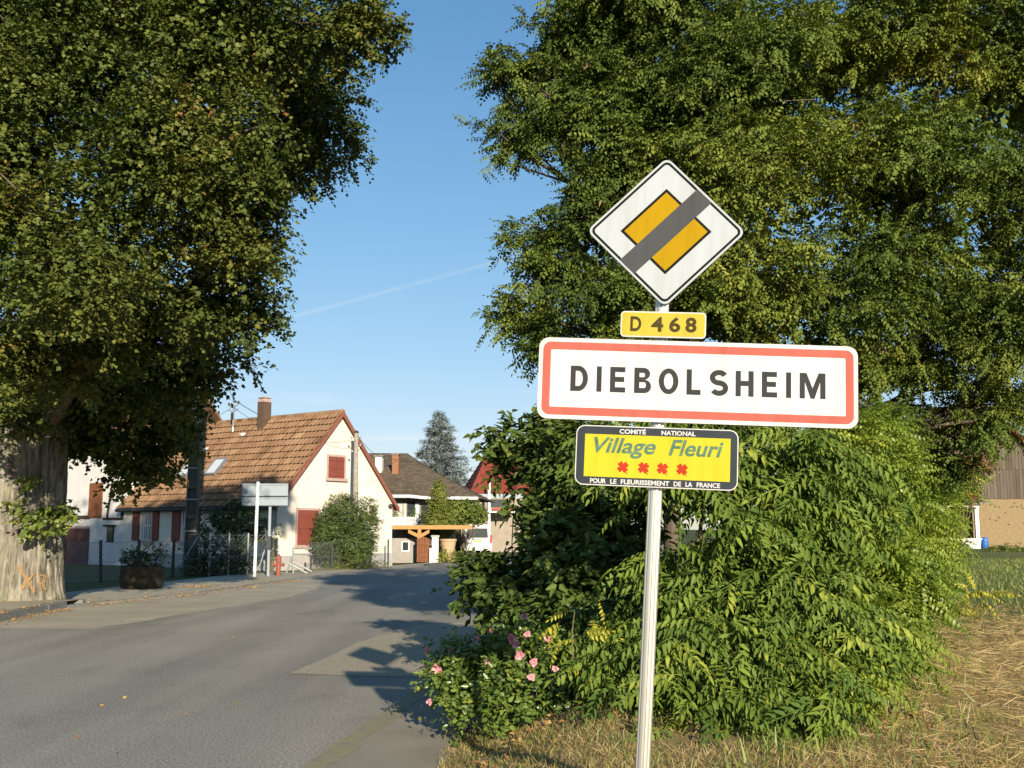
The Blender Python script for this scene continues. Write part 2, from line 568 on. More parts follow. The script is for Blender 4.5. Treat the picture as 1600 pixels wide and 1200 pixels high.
    M['robinia_leaf'] = leafmat('robinia_leaf', [(0, (.058, .092, .020)), (.4, (.106, .148, .026)), (.8, (.185, .215, .034)), (.97, (.30, .29, .048)), (1, (.36, .27, .04))], .15, (1.3, 1.15, .4), .6, .15)
    M['ailanthus_leaf'] = leafmat('ailanthus_leaf', [(0, (.065, .115, .020)), (.5, (.122, .182, .028)), (.9, (.19, .25, .038)), (1, (.28, .31, .045))], .22, rough=.58, spec=.2)
    M['sucker_leaf'] = leafmat('sucker_leaf', [(0, (.13, .195, .028)), (.5, (.22, .295, .04)), (.85, (.33, .375, .05)), (1, (.50, .46, .05))], .36)
    M['yellow_leaf'] = leafmat('yellow_leaf', [(0, (.30, .32, .04)), (.6, (.46, .44, .05)), (1, (.58, .50, .06))], .35)
    M['cornel_leaf'] = leafmat('cornel_leaf', [(0, (.045, .080, .018)), (.6, (.085, .13, .026)), (1, (.15, .19, .035))], .16, rough=.5, spec=.25)
    M['rose_leaf'] = leafmat('rose_leaf', [(0, (.06, .11, .02)), (.6, (.12, .19, .035)), (1, (.25, .27, .05))], .25, rough=.35, spec=.5)
    M['petal'] = leafmat('rose_petal', [(0, (.62, .22, .28)), (.6, (.74, .36, .40)), (1, (.80, .58, .55))], .3, (1, 1, 1), .6)
    M['pod'] = leafmat('seed_pod', [(0, (.15, .07, .035)), (1, (.30, .17, .09))], .15, (1, 1, 1), .6)
    M['conifer'] = leafmat('conifer_scale', [(0, (.045, .075, .022)), (.6, (.085, .125, .032)), (1, (.17, .17, .04))], .12)
    M['thuja'] = leafmat('thuja_scale', [(0, (.09, .13, .022)), (.6, (.17, .20, .035)), (1, (.26, .25, .05))], .15)
    M['hedge'] = leafmat('hedge_leaf', [(0, (.09, .14, .028)), (.6, (.16, .21, .04)), (1, (.26, .27, .06))], .25)
    M['cedar'] = leafmat('blue_cedar_needle', [(0, (.13, .165, .155)), (.6, (.22, .26, .24)), (1, (.33, .37, .34))], .12, (1, 1, .9))
    M['dark_leaf'] = leafmat('dark_shrub_leaf', [(0, (.035, .06, .02)), (.7, (.065, .095, .03)), (1, (.14, .12, .05))], .2)
    M['red_leaf'] = leafmat('rusty_leaf', [(0, (.16, .10, .03)), (.5, (.27, .12, .04)), (1, (.20, .17, .05))], .25)
    M['grass'] = leafmat('grass_blade', [(0, (.10, .14, .03)), (.5, (.17, .20, .045)), (1, (.30, .27, .08))], .3)
    M['dry_grass'] = leafmat('dry_grass_blade', [(0, (.25, .17, .065)), (.5, (.38, .27, .11)), (.78, (.46, .36, .17)), (.88, (.20, .21, .06)), (1, (.15, .20, .05))], .25, (1, 1, .8))
    M['straw'] = leafmat('straw', [(0, (.32, .20, .07)), (.6, (.50, .36, .14)), (1, (.66, .54, .28))], .2, (1, 1, .8))
    M['litter'] = leafmat('fallen_leaf', [(0, (.20, .09, .035)), (.5, (.33, .18, .055)), (1, (.42, .31, .11))], .2, (1, .9, .7), .7)


mk_materials()


# ------------------------------------------------------------------ scatter of leaf templates, all in numpy
def nrm(a):
    return a / np.maximum(np.linalg.norm(a, axis=-1, keepdims=True), 1e-9)


def frames(d, n):                      # columns: x (width), y (leaf axis), z (normal)
    y = nrm(d)
    x = nrm(np.cross(y, n))
    z = np.cross(x, y)
    return np.stack([x, y, z], axis=-1)


def scatter_mesh(name, tmpl, pos, rot, sc, mat, rnd=None, tpl_jit=.25):
    tv, tf = tmpl                      # (n,3), (m,4)
    N, n, m = len(pos), len(tv), len(tf)
    v = np.einsum('nij,kj->nki', rot, tv) * sc[:, None, None] + pos[:, None, :]
    f = tf[None] + (np.arange(N) * n)[:, None, None]
    if rnd is None:
        rnd = rng.random(N)
    fr = np.clip(rnd[:, None] + (rng.random((N, m)) - .5) * tpl_jit, 0, 1)
    me = bpy.data.meshes.new(name)
    me.vertices.add(N * n)
    me.vertices.foreach_set('co', v.astype(np.float32).ravel())
    k = tf.shape[1]
    me.loops.add(N * m * k)
    me.loops.foreach_set('vertex_index', f.astype(np.int32).ravel())
    me.polygons.add(N * m)
    me.polygons.foreach_set('loop_start', (np.arange(N * m) * k).astype(np.int32))
    me.polygons.foreach_set('loop_total', np.full(N * m, k, np.int32))
    me.update(calc_edges=True)
    a = me.attributes.new('rnd', 'FLOAT', 'FACE')
    a.data.foreach_set('value', fr.astype(np.float32).ravel())
    me.materials.append(mat)
    return me


def scatter(name, tmpl, pos, rot, sc, mat, parent=None, rnd=None, kind='stuff', jit=.25):
    me = scatter_mesh(name, tmpl, np.asarray(pos, float), rot, np.asarray(sc, float), mat, rnd, jit)
    o = bpy.data.objects.new(name, me)
    COL.objects.link(o)
    o.parent = parent
    if kind:
        o['kind'] = kind
    return o


def kite(w, fold=.12, tip=.62):        # one simple leaf of length 1
    v = np.array([(0, 0, 0), (w / 2, 1 - tip, fold), (0, 1, -.08), (-w / 2, 1 - tip, fold)], float)
    return v, np.array([(0, 1, 2, 3)])


def ovate4(w, fold=.10, droop=.18):
    v = np.array([(0, 0, 0), (w * .5, .32, fold), (w * .3, .72, fold * .4 - droop * .5), (0, 1, -droop), (-w * .3, .72, fold * .4 - droop * .5), (-w * .5, .32, fold)], float)
    return v, np.array([(0, 1, 2, 3), (0, 3, 4, 5)])


def ovate(w, fold=.10, droop=.18):     # larger leaf, folded at the midrib and curved
    z2, zr = -droop * .45, fold * .6 - droop * .45
    v = np.array([(-.004, 0, 0), (.004, 0, 0), (0, .34, 0), (0, .68, z2), (-.004, 1, -droop), (.004, 1, -droop), (w * .48, .30, fold), (w * .36, .66, zr), (-w * .48, .30, fold), (-w * .36, .66, zr), (-.008, 0, 0), (-.008, 1, -droop)], float)
    return v, np.array([(0, 1, 6, 2), (2, 6, 7, 3), (3, 7, 5, 4), (10, 0, 2, 8), (8, 2, 3, 9), (9, 3, 4, 11)])


def frond(pairs, leaflet, llen, spread=62, arch=.35, start=.12, term=True, rg=None, fine=True):
    rg = rg or np.random.default_rng(3)
    V, Fc = [], []

    def add(tv, tf, M3, o, s):
        b = sum(len(q) for q in V)
        V.append((tv * s) @ M3.T + o)
        Fc.append(tf + b)
    tv, tf = leaflet
    for i in range(pairs + (1 if term else 0)):
        t = start + (1 - start) * (i / max(pairs, 1)) if i < pairs else 1.0
        o = np.array([0, t, -arch * t * t])
        for s in ((-1, 1) if i < pairs else (0,)):
            an = math.radians((spread + rg.uniform(-16, 14)) * s)
            dip = math.radians(rg.uniform(12, 52))
            y = np.array([math.sin(an) * math.cos(dip), math.cos(an) * math.cos(dip) * (1 if s else 1), -math.sin(dip)])
            if s == 0:
                y = np.array([0, .85, -.5])
            z = nrm(np.array([rg.uniform(-.25, .25), rg.uniform(-.2, .2), 1]))
            Mx = frames(y[None], z[None])[0]
            size = llen * (.75 + .35 * math.sin(math.pi * min(max(t, .1), .95))) * rg.uniform(.85, 1.1)
            add(tv, tf, Mx, o, size)
    if fine:                           # the rachis, a thin flat strip
        b = sum(len(q) for q in V)
        st = []
        for t in (0, .5, 1):
            st += [(-.008, t, -arch * t * t), (.008, t, -arch * t * t)]
        V.append(np.array(st))
        Fc.append(np.array([(0, 1, 3, 2), (2, 3, 5, 4)]) + b)
    return np.concatenate(V), np.concatenate(Fc)


def lobe(px, py, Y, rx, rz, ry=None, w=1.0):
    c = at(px, py, Y)
    k = (Y * math.cos(PITCH) + (c.z - EYE) * math.sin(PITCH)) / F_PX
    return (np.array(c), np.array([rx * k, (ry if ry else (rx + rz) * .5 * k), rz * k]), w)


def sample_lobes(lobes, n, lo=.72, hi=1.0, zmin=None, bare=None, cull=True):
    ar = np.array([((r[0] * r[1]) ** 1.6 + (r[0] * r[2]) ** 1.6 + (r[1] * r[2]) ** 1.6) ** (1 / 1.6) * w for c, r, w in lobes])
    idx = rng.choice(len(lobes), n, p=ar / ar.sum())
    C = np.array([l[0] for l in lobes])
    Rr = np.array([l[1] for l in lobes])
    d = nrm(rng.normal(size=(n, 3)))
    rad = rng.uniform(lo, hi, n)
    # uneven outline: each lobe's surface is lumpy
    lump = np.array([mnoise.noise(Vector((x * 2.3 + i * 7, y * 2.3, z * 2.3))) for (x, y, z), i in zip(d, idx)])
    rad = rad * (1 + .22 * lump)
    p = C[idx] + d * Rr[idx] * rad[:, None]
    o = nrm(d / Rr[idx])
    keep = np.ones(n, bool)
    if bare is not None:               # thin undersides, so that pads shade one another
        keep &= (d[:, 2] > bare) | (rng.random(n) < .22)
    for k, (c, r, w) in enumerate(lobes if cull else []):
        q = np.linalg.norm((p - c) / r, axis=1)
        keep &= ~((q < .62) & (idx != k))
    if zmin is not None:
        keep &= p[:, 2] > zmin
    return p[keep], o[keep]


def clumps(lobes, k, frac=.36, flat=.62):
    """break each lobe of a crown into overlapping smaller pads of foliage"""
    out = []
    for c, r, w in lobes:
        for _ in range(k):
            d = nrm(rng.normal(size=3))
            q = c + d * r * rng.uniform(.35, .82)
            f = frac * rng.uniform(.7, 1.35)
            m = (r[0] * r[1] * r[2]) ** (1 / 3) * f
            out.append((q, np.array([m * 1.15, m * 1.05, m * flat * rng.uniform(.8, 1.2)]), w))
    return out


def twigs(p, o, per, length, droop=.25, up=.15, jitter=.5, flat=.55):
    """leaves set along short twigs that grow from p outwards along o; returns positions, directions, normals"""
    n = len(p)
    tw = nrm(o * np.array([1, 1, .6]) + rng.normal(size=(n, 3)) * .45 + np.array([0, 0, up]))
    L = length * rng.uniform(.6, 1.3, n)
    t = rng.random((n, per))
    pos = p[:, None] + tw[:, None] * (t * L[:, None])[..., None] - np.array([0, 0, 1]) * (droop * (t ** 2) * L[:, None])[..., None]
    side = nrm(np.cross(tw, np.array([0, 0, 1.0])) + 1e-6)
    sgn = np.where(rng.random((n, per)) < .5, -1.0, 1.0)
    d = tw[:, None] * .7 + side[:, None] * (sgn * .9)[..., None] + rng.normal(size=(n, per, 3)) * jitter - np.array([0, 0, .25])
    nn = np.array([0, 0, 1.0]) * flat + o[:, None] * (1 - flat) * 1.2 + rng.normal(size=(n, per, 3)) * .32
    pos += rng.normal(size=pos.shape) * length * .10
    tw_r = np.repeat(rng.random(n)[:, None], per, 1)
    return pos.reshape(-1, 3), nrm(d.reshape(-1, 3)), nrm(nn.reshape(-1, 3)), tw_r.reshape(-1)


def limb(mb, a, b, r0, r1, bend=.12, n=6, seg=7):
    a, b = Vector(a), Vector(b)
    L = (b - a).length
    off = Vector((random.uniform(-1, 1), random.uniform(-1, 1), random.uniform(.2, 1))) * bend * L
    pts, rad = [], []
    for k in range(n + 1):
        t = k / n
        pts.append(a.lerp(b, t) + off * math.sin(math.pi * t) + Vector((random.uniform(-1, 1), random.uniform(-1, 1), 0)) * r0 * .18 * (0 < k < n))
        rad.append(r0 + (r1 - r0) * t)
    mb.tube(pts, rad, seg)
    return pts
# ------------------------------------------------------------------ the setting: ground, road, footways, kerbs, verge, field
LE = ([-15, 15, 18.64, 20.6, 21.9, 23, 26.1, 30.4, 40.4, 49.5, 60, 110], [-8.3, -8.6, -8.85, -9.0, -9.08, -8.9, -7.76, -7.26, -5.78, -3.2, -.5, 14])
RE = ([-15, 0, 7.41, 10.73, 17, 25, 40, 60, 110], [-4.3, -2.34, -1.38, -.95, -.25, .35, 1.6, 5.5, 20])


def le(y):
    return float(np.interp(y, *LE))


def re(y):
    return float(np.interp(y, *RE))


def strip(name, ys, fa, fb, z, mat, nx=1, kind='structure', skirt=0.0):
    mb = MB()
    rows = []
    for y in ys:
        a, b = fa(y), fb(y)
        rows.append([(a + (b - a) * k / nx, y, z) for k in range(nx + 1)])
    for i in range(len(ys) - 1):
        for k in range(nx):
            mb.face([rows[i][k], rows[i][k + 1], rows[i + 1][k + 1], rows[i + 1][k]])
    o = mb.build(name, mat)
    tag(o, kind=kind)
    return o


mb = MB()
mb.face([(-1500, -1500, -.02), (1500, -1500, -.02), (1500, 1500, -.02), (-1500, 1500, -.02)])
tag(mb.build('ground', M['lawn']), kind='structure')
ysr = list(np.arange(-15, 62, .8)) + list(range(64, 112, 4))
strip('road', ysr, lambda y: le(y) - .3, lambda y: re(y) + .05, 0.0, M['asphalt'], 3)
APR = ([17.35, 17.36, 19.16, 21.9, 25.6, 29, 36], [-6.69, -6.69, -6.37, -5.86, -5.18, -5.25, -6.2])
mb = MB()
ya = np.arange(17.35, 36.1, .25)
mb_rows = [(le(y) - .25, float(np.interp(y, *APR)) + .05 * math.sin(y * 3.1) + .03 * math.sin(y * 7.7), y) for y in ya]
for (a, b, y), (a2, b2, y2) in zip(mb_rows[:-1], mb_rows[1:]):
    mb.face([(a, y, .004), (b, y, .004), (b2, y2, .004), (a2, y2, .004)])
tag(mb.build('road_apron', M['pale']), kind='structure')
mb = MB()
pp = [(-2.48, 12.07), (-1.9, 11.93), (-1.2, 11.8), (-.85, 11.75), (-.55, 14), (-.25, 17.6), (-.9, 18.6), (-1.62, 17.95), (-2.0, 16.3), (-2.2, 15.2), (-2.3, 13.6)]
mb.face([(x, y, .005) for x, y in pp])
tag(mb.build('road_repair_patch', M['patch']), kind='structure')
strip('gutter_strip', list(np.arange(-6, 11.2, .4)), lambda y: re(y) - .02, lambda y: re(y) + .17 + .035 * math.sin(y * 5), .022, M['moss'])
mb = MB()
for y in np.arange(-6, 11, .4):          # the low joint between road and footway
    mb.face([(re(y) - .02, y, 0), (re(y + .4) - .02, y + .4, 0), (re(y + .4) - .02, y + .4, .022), (re(y) - .02, y, .022)])
tag(mb.build('footway_joint', M['dark_timber']), kind='structure')


def sw(y):                               # outer edge of the near footway
    return re(y) + (.86 if y < 9.6 else max(.3, .86 - (y - 9.6) * .3))


strip('footway', list(np.arange(-6, 13, .5)), lambda y: re(y) + .12, lambda y: sw(y) + .12, .019, M['footway'])
strip('tree_pavement', [-15, 0, 10, 15, 18.64, 20.6, 21.9, 22.6], lambda y: le(y) - 7, lambda y: le(y) - .1, .125, M['pale'], 3)
strip('pavement', [22.6, 24, 26.1, 28, 30.4, 33, 36, 40.4, 45, 49.5, 55, 60], lambda y: le(y) - (3.4 if y < 37 else max(.9, 3.4 - (y - 37) * .35)), lambda y: le(y) - .1, .03, M['pale'], 3)
mb = MB()
mb.box((-16, 22.55, -.01), (-9.0, 22.7, .125))
tag(mb.build('pavement_edge', M['kerb']), kind='structure')
kerb = thing('kerb', None, None)
del_keys = [k for k in kerb.keys()]
kerb['kind'] = 'structure'
y = 12.0
while y < 47:
    ln = 1.0 if y < 22 else 1.2
    y2 = y + ln - .015
    raised = y < 21.6
    zt = (.14 if raised else .042) + random.uniform(-.006, .006)
    a, b = le(y), le(y2)
    j = random.uniform(-.012, .012)
    k = MB()
    w = .17
    k.hexa([(a - w + j, y, -.01), (a + j, y, -.01), (b + j, y2, -.01), (b - w + j, y2, -.01), (a - w + j, y, zt), (a - .02 + j, y, zt), (b - .02 + j, y2, zt), (b - w + j, y2, zt)])
    bevel(k.build('kerb_stone', M['kerb'], kerb), .012)
    y += ln


def verge_z(x, y):
    d = x - sw(y)
    t = min(max(d / 1.25, 0), 1)
    t = t * t * (3 - 2 * t)
    lump = .025 * mnoise.noise(Vector((x * 1.7, y * 1.7, 0))) * min(1, max(d, 0) * 2)
    far = min(max((y - 9) / 6, 0), 1)
    return .018 + (.40 - .018) * t + lump - .0 * far


def bank(name, d0, d1, nd, ys, mat):
    v, f = [], []
    ds = [d0 + (d1 - d0) * (k / nd) ** 1.6 for k in range(nd + 1)]
    for y in ys:
        for d in ds:
            x = sw(y) + d
            v.append((x, y, verge_z(x, y)))
    for i in range(len(ys) - 1):
        for k in range(nd):
            a = i * (nd + 1) + k
            f.append((a, a + 1, a + nd + 2, a + nd + 1))
    m = bpy.data.meshes.new(name)
    m.from_pydata(v, [], f)
    m.materials.append(mat)
    m.shade_smooth()
    o = bpy.data.objects.new(name, m)
    COL.objects.link(o)
    o['kind'] = 'structure'


ysv = list(np.arange(-6, 14, .2)) + list(np.arange(14, 40, 1.0)) + list(range(40, 115, 5))
bank('verge', 0.0, 2.3, 16, ysv, M['verge'])
bank('field', 2.3, 95, 60, ysv, M['field'])


# ------------------------------------------------------------------ the town sign on its post
def flat_poly(mb, pts, y, r=.5):         # polygon in the panel's x-z plane, facing -y
    mb.face([(x, y, z) for x, z in pts], r)


def rrect(w, h, r, n=7):                 # half sizes
    out = []
    for cx, cz, a0 in ((w - r, h - r, 0), (-w + r, h - r, 90), (-w + r, -h + r, 180), (w - r, -h + r, 270)):
        for k in range(n + 1):
            a = R(a0 + 90 * k / n)
            out.append((cx + r * math.cos(a), cz + r * math.sin(a)))
    return out


def plate(name, poly, th, mat, parent):
    mb = MB()
    mb.prism([(x, 0, z) for x, z in poly], (0, th, 0))
    return mb.build(name, mat, parent)


def ring(mb, outer, inner, y):
    n = len(outer)
    for k in range(n):
        a, b = outer[k], outer[(k + 1) % n]
        c, d = inner[(k + 1) % n], inner[k]
        mb.face([(a[0], y, a[1]), (b[0], y, b[1]), (c[0], y, c[1]), (d[0], y, d[1])], .5)


def glyphs(s, bold=0.0, shear=0.0):
    cu = bpy.data.curves.new('glyph', 'FONT')
    cu.body = s
    cu.size = 1.0
    cu.offset = bold
    cu.shear = shear
    cu.resolution_u = 6
    ob = bpy.data.objects.new('glyph', cu)
    COL.objects.link(ob)
    bpy.context.view_layer.update()
    me = bpy.data.meshes.new_from_object(ob.evaluated_get(bpy.context.evaluated_depsgraph_get()))
    v = np.array([(q.co.x, q.co.y) for q in me.vertices])
    f = [list(p.vertices) for p in me.polygons]
    bpy.data.objects.remove(ob)
    bpy.data.curves.remove(cu)
    bpy.data.meshes.remove(me)
    return v, f


def letter_box(mb, s, x0, x1, z0, z1, y, bold=0.0, shear=0.0):    # a word or letter fitted into a box
    v, f = glyphs(s, bold, shear)
    lo, hi = v.min(0), v.max(0)
    q = (v - lo) / (hi - lo)
    i = len(mb.v)
    mb.v += [(x0 + (x1 - x0) * a, y, z0 + (z1 - z0) * b) for a, b in q]
    for p in f:
        mb.f.append([i + k for k in p])
        mb.r.append(.5)


def filled(contours):                     # closed outlines with holes, filled
    cu = bpy.data.curves.new('glyph', 'CURVE')
    cu.dimensions = '2D'
    cu.fill_mode = 'BOTH'
    for c in contours:
        sp = cu.splines.new('POLY')
        sp.points.add(len(c) - 1)
        for q, (x, y) in zip(sp.points, c):
            q.co = (x, y, 0, 1)
        sp.use_cyclic_u = True
    ob = bpy.data.objects.new('glyph', cu)
    COL.objects.link(ob)
    bpy.context.view_layer.update()
    me = bpy.data.meshes.new_from_object(ob.evaluated_get(bpy.context.evaluated_depsgraph_get()))
    v = np.array([(q.co.x, q.co.y) for q in me.vertices])
    f = [list(p.vertices) for p in me.polygons]
    bpy.data.objects.remove(ob)
    bpy.data.curves.remove(cu)
    bpy.data.meshes.remove(me)
    return v, f


def arc(cx, cy, rx, ry, a0, a1, n=14):
    return [(cx + rx * math.cos(R(a0 + (a1 - a0) * k / n)), cy + ry * math.sin(R(a0 + (a1 - a0) * k / n))) for k in range(n + 1)]


def bold_letter(mb, ch, x0, x1, z0, z1, y):
    H = z1 - z0
    w, t = (x1 - x0) / H, .200            # width and stroke in letter heights
    if ch == 'I':
        C = [[(0, 0), (w, 0), (w, 1), (0, 1)]]
    elif ch == 'L':
        C = [[(0, 0), (w, 0), (w, t), (t, t), (t, 1), (0, 1)]]
    elif ch == 'E':
        m0, m1 = .5 - t / 2 + .01, .5 + t / 2 + .01
        C = [[(0, 0), (w, 0), (w, t), (t, t), (t, m0), (w * .92, m0), (w * .92, m1), (t, m1), (t, 1 - t), (w * .98, 1 - t), (w * .98, 1), (0, 1)]]
    elif ch == 'H':
        m0, m1 = .5 - t / 2 + .01, .5 + t / 2 + .01
        C = [[(0, 0), (t, 0), (t, m0), (w - t, m0), (w - t, 0), (w, 0), (w, 1), (w - t, 1), (w - t, m1), (t, m1), (t, 1), (0, 1)]]
    elif ch == 'M':
        a, e = .26, .075
        C = [[(0, 0), (t, 0), (t, .66), (w / 2 - e, 0), (w / 2 + e, 0), (w - t, .66), (w - t, 0), (w, 0), (w, 1), (w - a, 1), (w / 2, .40), (a, 1), (0, 1)]]
    elif ch == 'D':
        o = [(0, 0)] + arc(w * .45, .5, w * .55, .5, -90, 90, 22) + [(0, 1)]
        i = [(t, t)] + arc(w * .45, .5, w * .55 - t, .5 - t, -90, 90, 22) + [(t, 1 - t)]
        C = [o, i]
    elif ch == 'O':
        C = [arc(w / 2, .5, w / 2, .5, 0, 360, 44)[:-1], arc(w / 2, .5, w / 2 - t, .5 - t * .95, 0, 360, 44)[:-1]]
    elif ch == 'B':
        m = .53
        o = [(0, 0)] + arc(w * .60, m / 2, w * .40, m / 2, -90, 78, 14) + arc(w * .56, m + (1 - m) / 2, w * .37, (1 - m) / 2, -78, 90, 14) + [(0, 1)]
        h1 = [(t, t)] + arc(w * .60, (t + m - t * .5) / 2, w * .40 - t, (m - t * 1.5) / 2, -90, 90, 12) + [(t, m - t * .5)]
        h2 = [(t, m + t * .5)] + arc(w * .56, (m + t * .5 + 1 - t) / 2, w * .37 - t, (1 - m - t * 1.5) / 2, -90, 90, 12) + [(t, 1 - t)]
        C = [o, h1, h2]
    else:                                 # S
        ry = (1 - t) / 4
        cl_s = arc(w / 2, 1 - t / 2 - ry, (w - t) / 2, ry, 28, 262, 26) + arc(w / 2, t / 2 + ry, (w - t) / 2, ry, 82, -152, 26)
        lf_, rt_ = [], []
        for k, (px, py) in enumerate(cl_s):
            ax, ay = cl_s[max(k - 1, 0)]
            bx, by = cl_s[min(k + 1, len(cl_s) - 1)]
            L_ = math.hypot(bx - ax, by - ay) or 1
            nx, ny = -(by - ay) / L_ * t / 2, (bx - ax) / L_ * t / 2
            lf_.append((px + nx, py + ny))
            rt_.append((px - nx, py - ny))
        C = [lf_ + rt_[::-1]]
    v, f = filled(C)
    i0 = len(mb.v)
    mb.v += [(x0 + a * H, y, z0 + b * H) for a, b in v]
    for p in f:
        mb.f.append([i0 + k for k in p])
        mb.r.append(.5)


sb = Vector((.532, 4.672, .36))
town = thing('town_sign', 'village entrance sign post leaning right, four plates, DIEBOLSHEIM in red frame', 'road sign', sb)


def panel_at(o, loc, yaw, roll):
    o.location = Vector(loc) - sb
    o.rotation_euler = (Matrix.Rotation(yaw, 3, 'Z') @ Matrix.Rotation(roll, 3, 'Y')).to_euler()


pts = [Vector((.532, 4.672, .25)), Vector((.571, 4.672, .82)), Vector((.631, 4.672, 1.765)), Vector((.676, 4.672, 2.58)), Vector((.708, 4.672, 3.13))]
mb = MB()
i0 = 0
NS = 48
for p in pts:
    for j in range(NS):
        an = 2 * math.pi * j / NS
        rr = .0315 if (j % 6) < 4 else .0282
        mb.v.append(tuple(Vector((p.x + rr * math.cos(an), p.y + rr * math.sin(an), p.z)) - sb))
for k in range(len(pts) - 1):
    for j in range(NS):
        a, b = k * NS + j, k * NS + (j + 1) % NS
        mb.f.append([a, b, b + NS, a + NS])
        mb.r.append(.5)
mb.f.append([(len(pts) - 1) * NS + j for j in range(NS)])
mb.r.append(.5)
post = mb.build('post', M['post'], town)
for zc in (2.95, 2.78, 2.50, 2.33, 2.15, 1.98, 1.84):      # clamps that hold the plates to the post
    x = float(np.interp(zc, [p.z for p in pts], [p.x for p in pts]))
    mb = MB()
    mb.lathe([(.034, -.013), (.036, -.01), (.036, .01), (.034, .013)], (x - sb.x, 4.672 - sb.y, zc - sb.z), 24)
    mb.box((x - sb.x - .03, 4.632 - sb.y, zc - sb.z - .012), (x - sb.x + .03, 4.66 - sb.y, zc - sb.z + .012))
    mb.build('clamp', M['zinc'], town)

# diamond: end of priority road
h = .2505
dia = plate('diamond_plate', [(a * math.cos(R(45)) - b * math.sin(R(45)), (a * math.sin(R(45)) + b * math.cos(R(45))) * .975) for a, b in rrect(h, h, .032)], .018, M['sign_cool'], town)
panel_at(dia, (.6919, 4.612, 2.9245), -.0924, .0367)


def d45(p):
    return [((a - b) * .70711, (a + b) * .70711 * .975) for a, b in p]


mb = MB()
ring(mb, d45(rrect(h - .0095, h - .0095, .026)), d45(rrect(h - .0200, h - .0200, .018)), -.0012)
mb.build('black_border', M['sign_black'], dia)
mb = MB()
ring(mb, d45(rrect(.1435, .1435, .001, 1)), d45(rrect(.1315, .1315, .0008, 1)), -.0012)
mb.build('black_outline', M['sign_black'], dia)
mb = MB()
flat_poly(mb, d45([(-.1315, -.1315), (.1315, -.1315), (.1315, .1315), (-.1315, .1315)]), -.0010)
mb.build('amber_square', M['sign_amber'], dia)
mb = MB()
flat_poly(mb, d45([(-h + .0098, -.0455), (h - .0098, -.0455), (h - .0098, .0455), (-h + .0098, .0455)]), -.0022)
mb.build('grey_band', M['sign_grey'], dia)

# route number
num = plate('route_number_plate', rrect(.1878, .0582, .018), .016, M['sign_white'], town)
panel_at(num, (.6715, 4.612, 2.4977), -.12, .048)
mb = MB()
flat_poly(mb, rrect(.1878 - .0055, .0582 - .0055, .014), -.001)
mb.build('yellow_field', M['sign_lemon'], num)
mb = MB()
for ch, a, b in (('D', 330, 397), ('4', 457, 531), ('6', 567, 634), ('8', 665, 732)):
    mb = MB()
    letter_box(mb, ch, (a - 530) / 518 * .3756, (b - 530) / 518 * .3756, -.0325, .0345, -.0022, .03)
    mb.build('letter', M['sign_brown'], num)

# the place name
nam = plate('place_name_plate', rrect(.70, .1817, .045), .022, M['sign_white'], town)
panel_at(nam, (.8155, 4.6098, 2.2384), -.041, .0385)
mb = MB()
ring(mb, rrect(.70 - .0185, .1817 - .0185, .034), rrect(.70 - .053, .1817 - .053, .006), -.0012)
mb.build('red_border', M['sign_red'], nam)
mb = MB()
for ch, a, b in (('D', 157, 217), ('I', 247, 264), ('E', 293, 346), ('B', 376, 434), ('O', 460, 527), ('L', 555, 603), ('S', 634, 697), ('H', 722, 783), ('E', 811, 863), ('I', 893, 910), ('M', 939, 1026)):
    mb = MB()
    ov = .001 if ch in 'OS' else 0
    bold_letter(mb, ch, (a - 590.7) / 1090 * 1.4, (b - 590.7) / 1090 * 1.4, -.0555 - ov, .0575 + ov, -.0012)
    mb.build('letter', M['sign_dark'], nam)

# flowered-village plate
fle = plate('flowered_village_plate', rrect(.3521, .1316, .038), .016, M['sign_white'], town)
panel_at(fle, (.6296, 4.614, 1.9082), -.12, .047)
mb = MB()
flat_poly(mb, rrect(.3521 - .0045, .1316 - .0045, .034), -.001)
mb.build('slate_field', M['sign_slate'], fle)
mb = MB()
flat_poly(mb, [(-.313, -.094), (.318, -.094), (.318, .093), (-.313, .093)][::1], -.002)
mb.build('yellow_field', M['sign_yellow'], fle)


def fx(zx):
    return (zx - 783) / 1355 * .7042


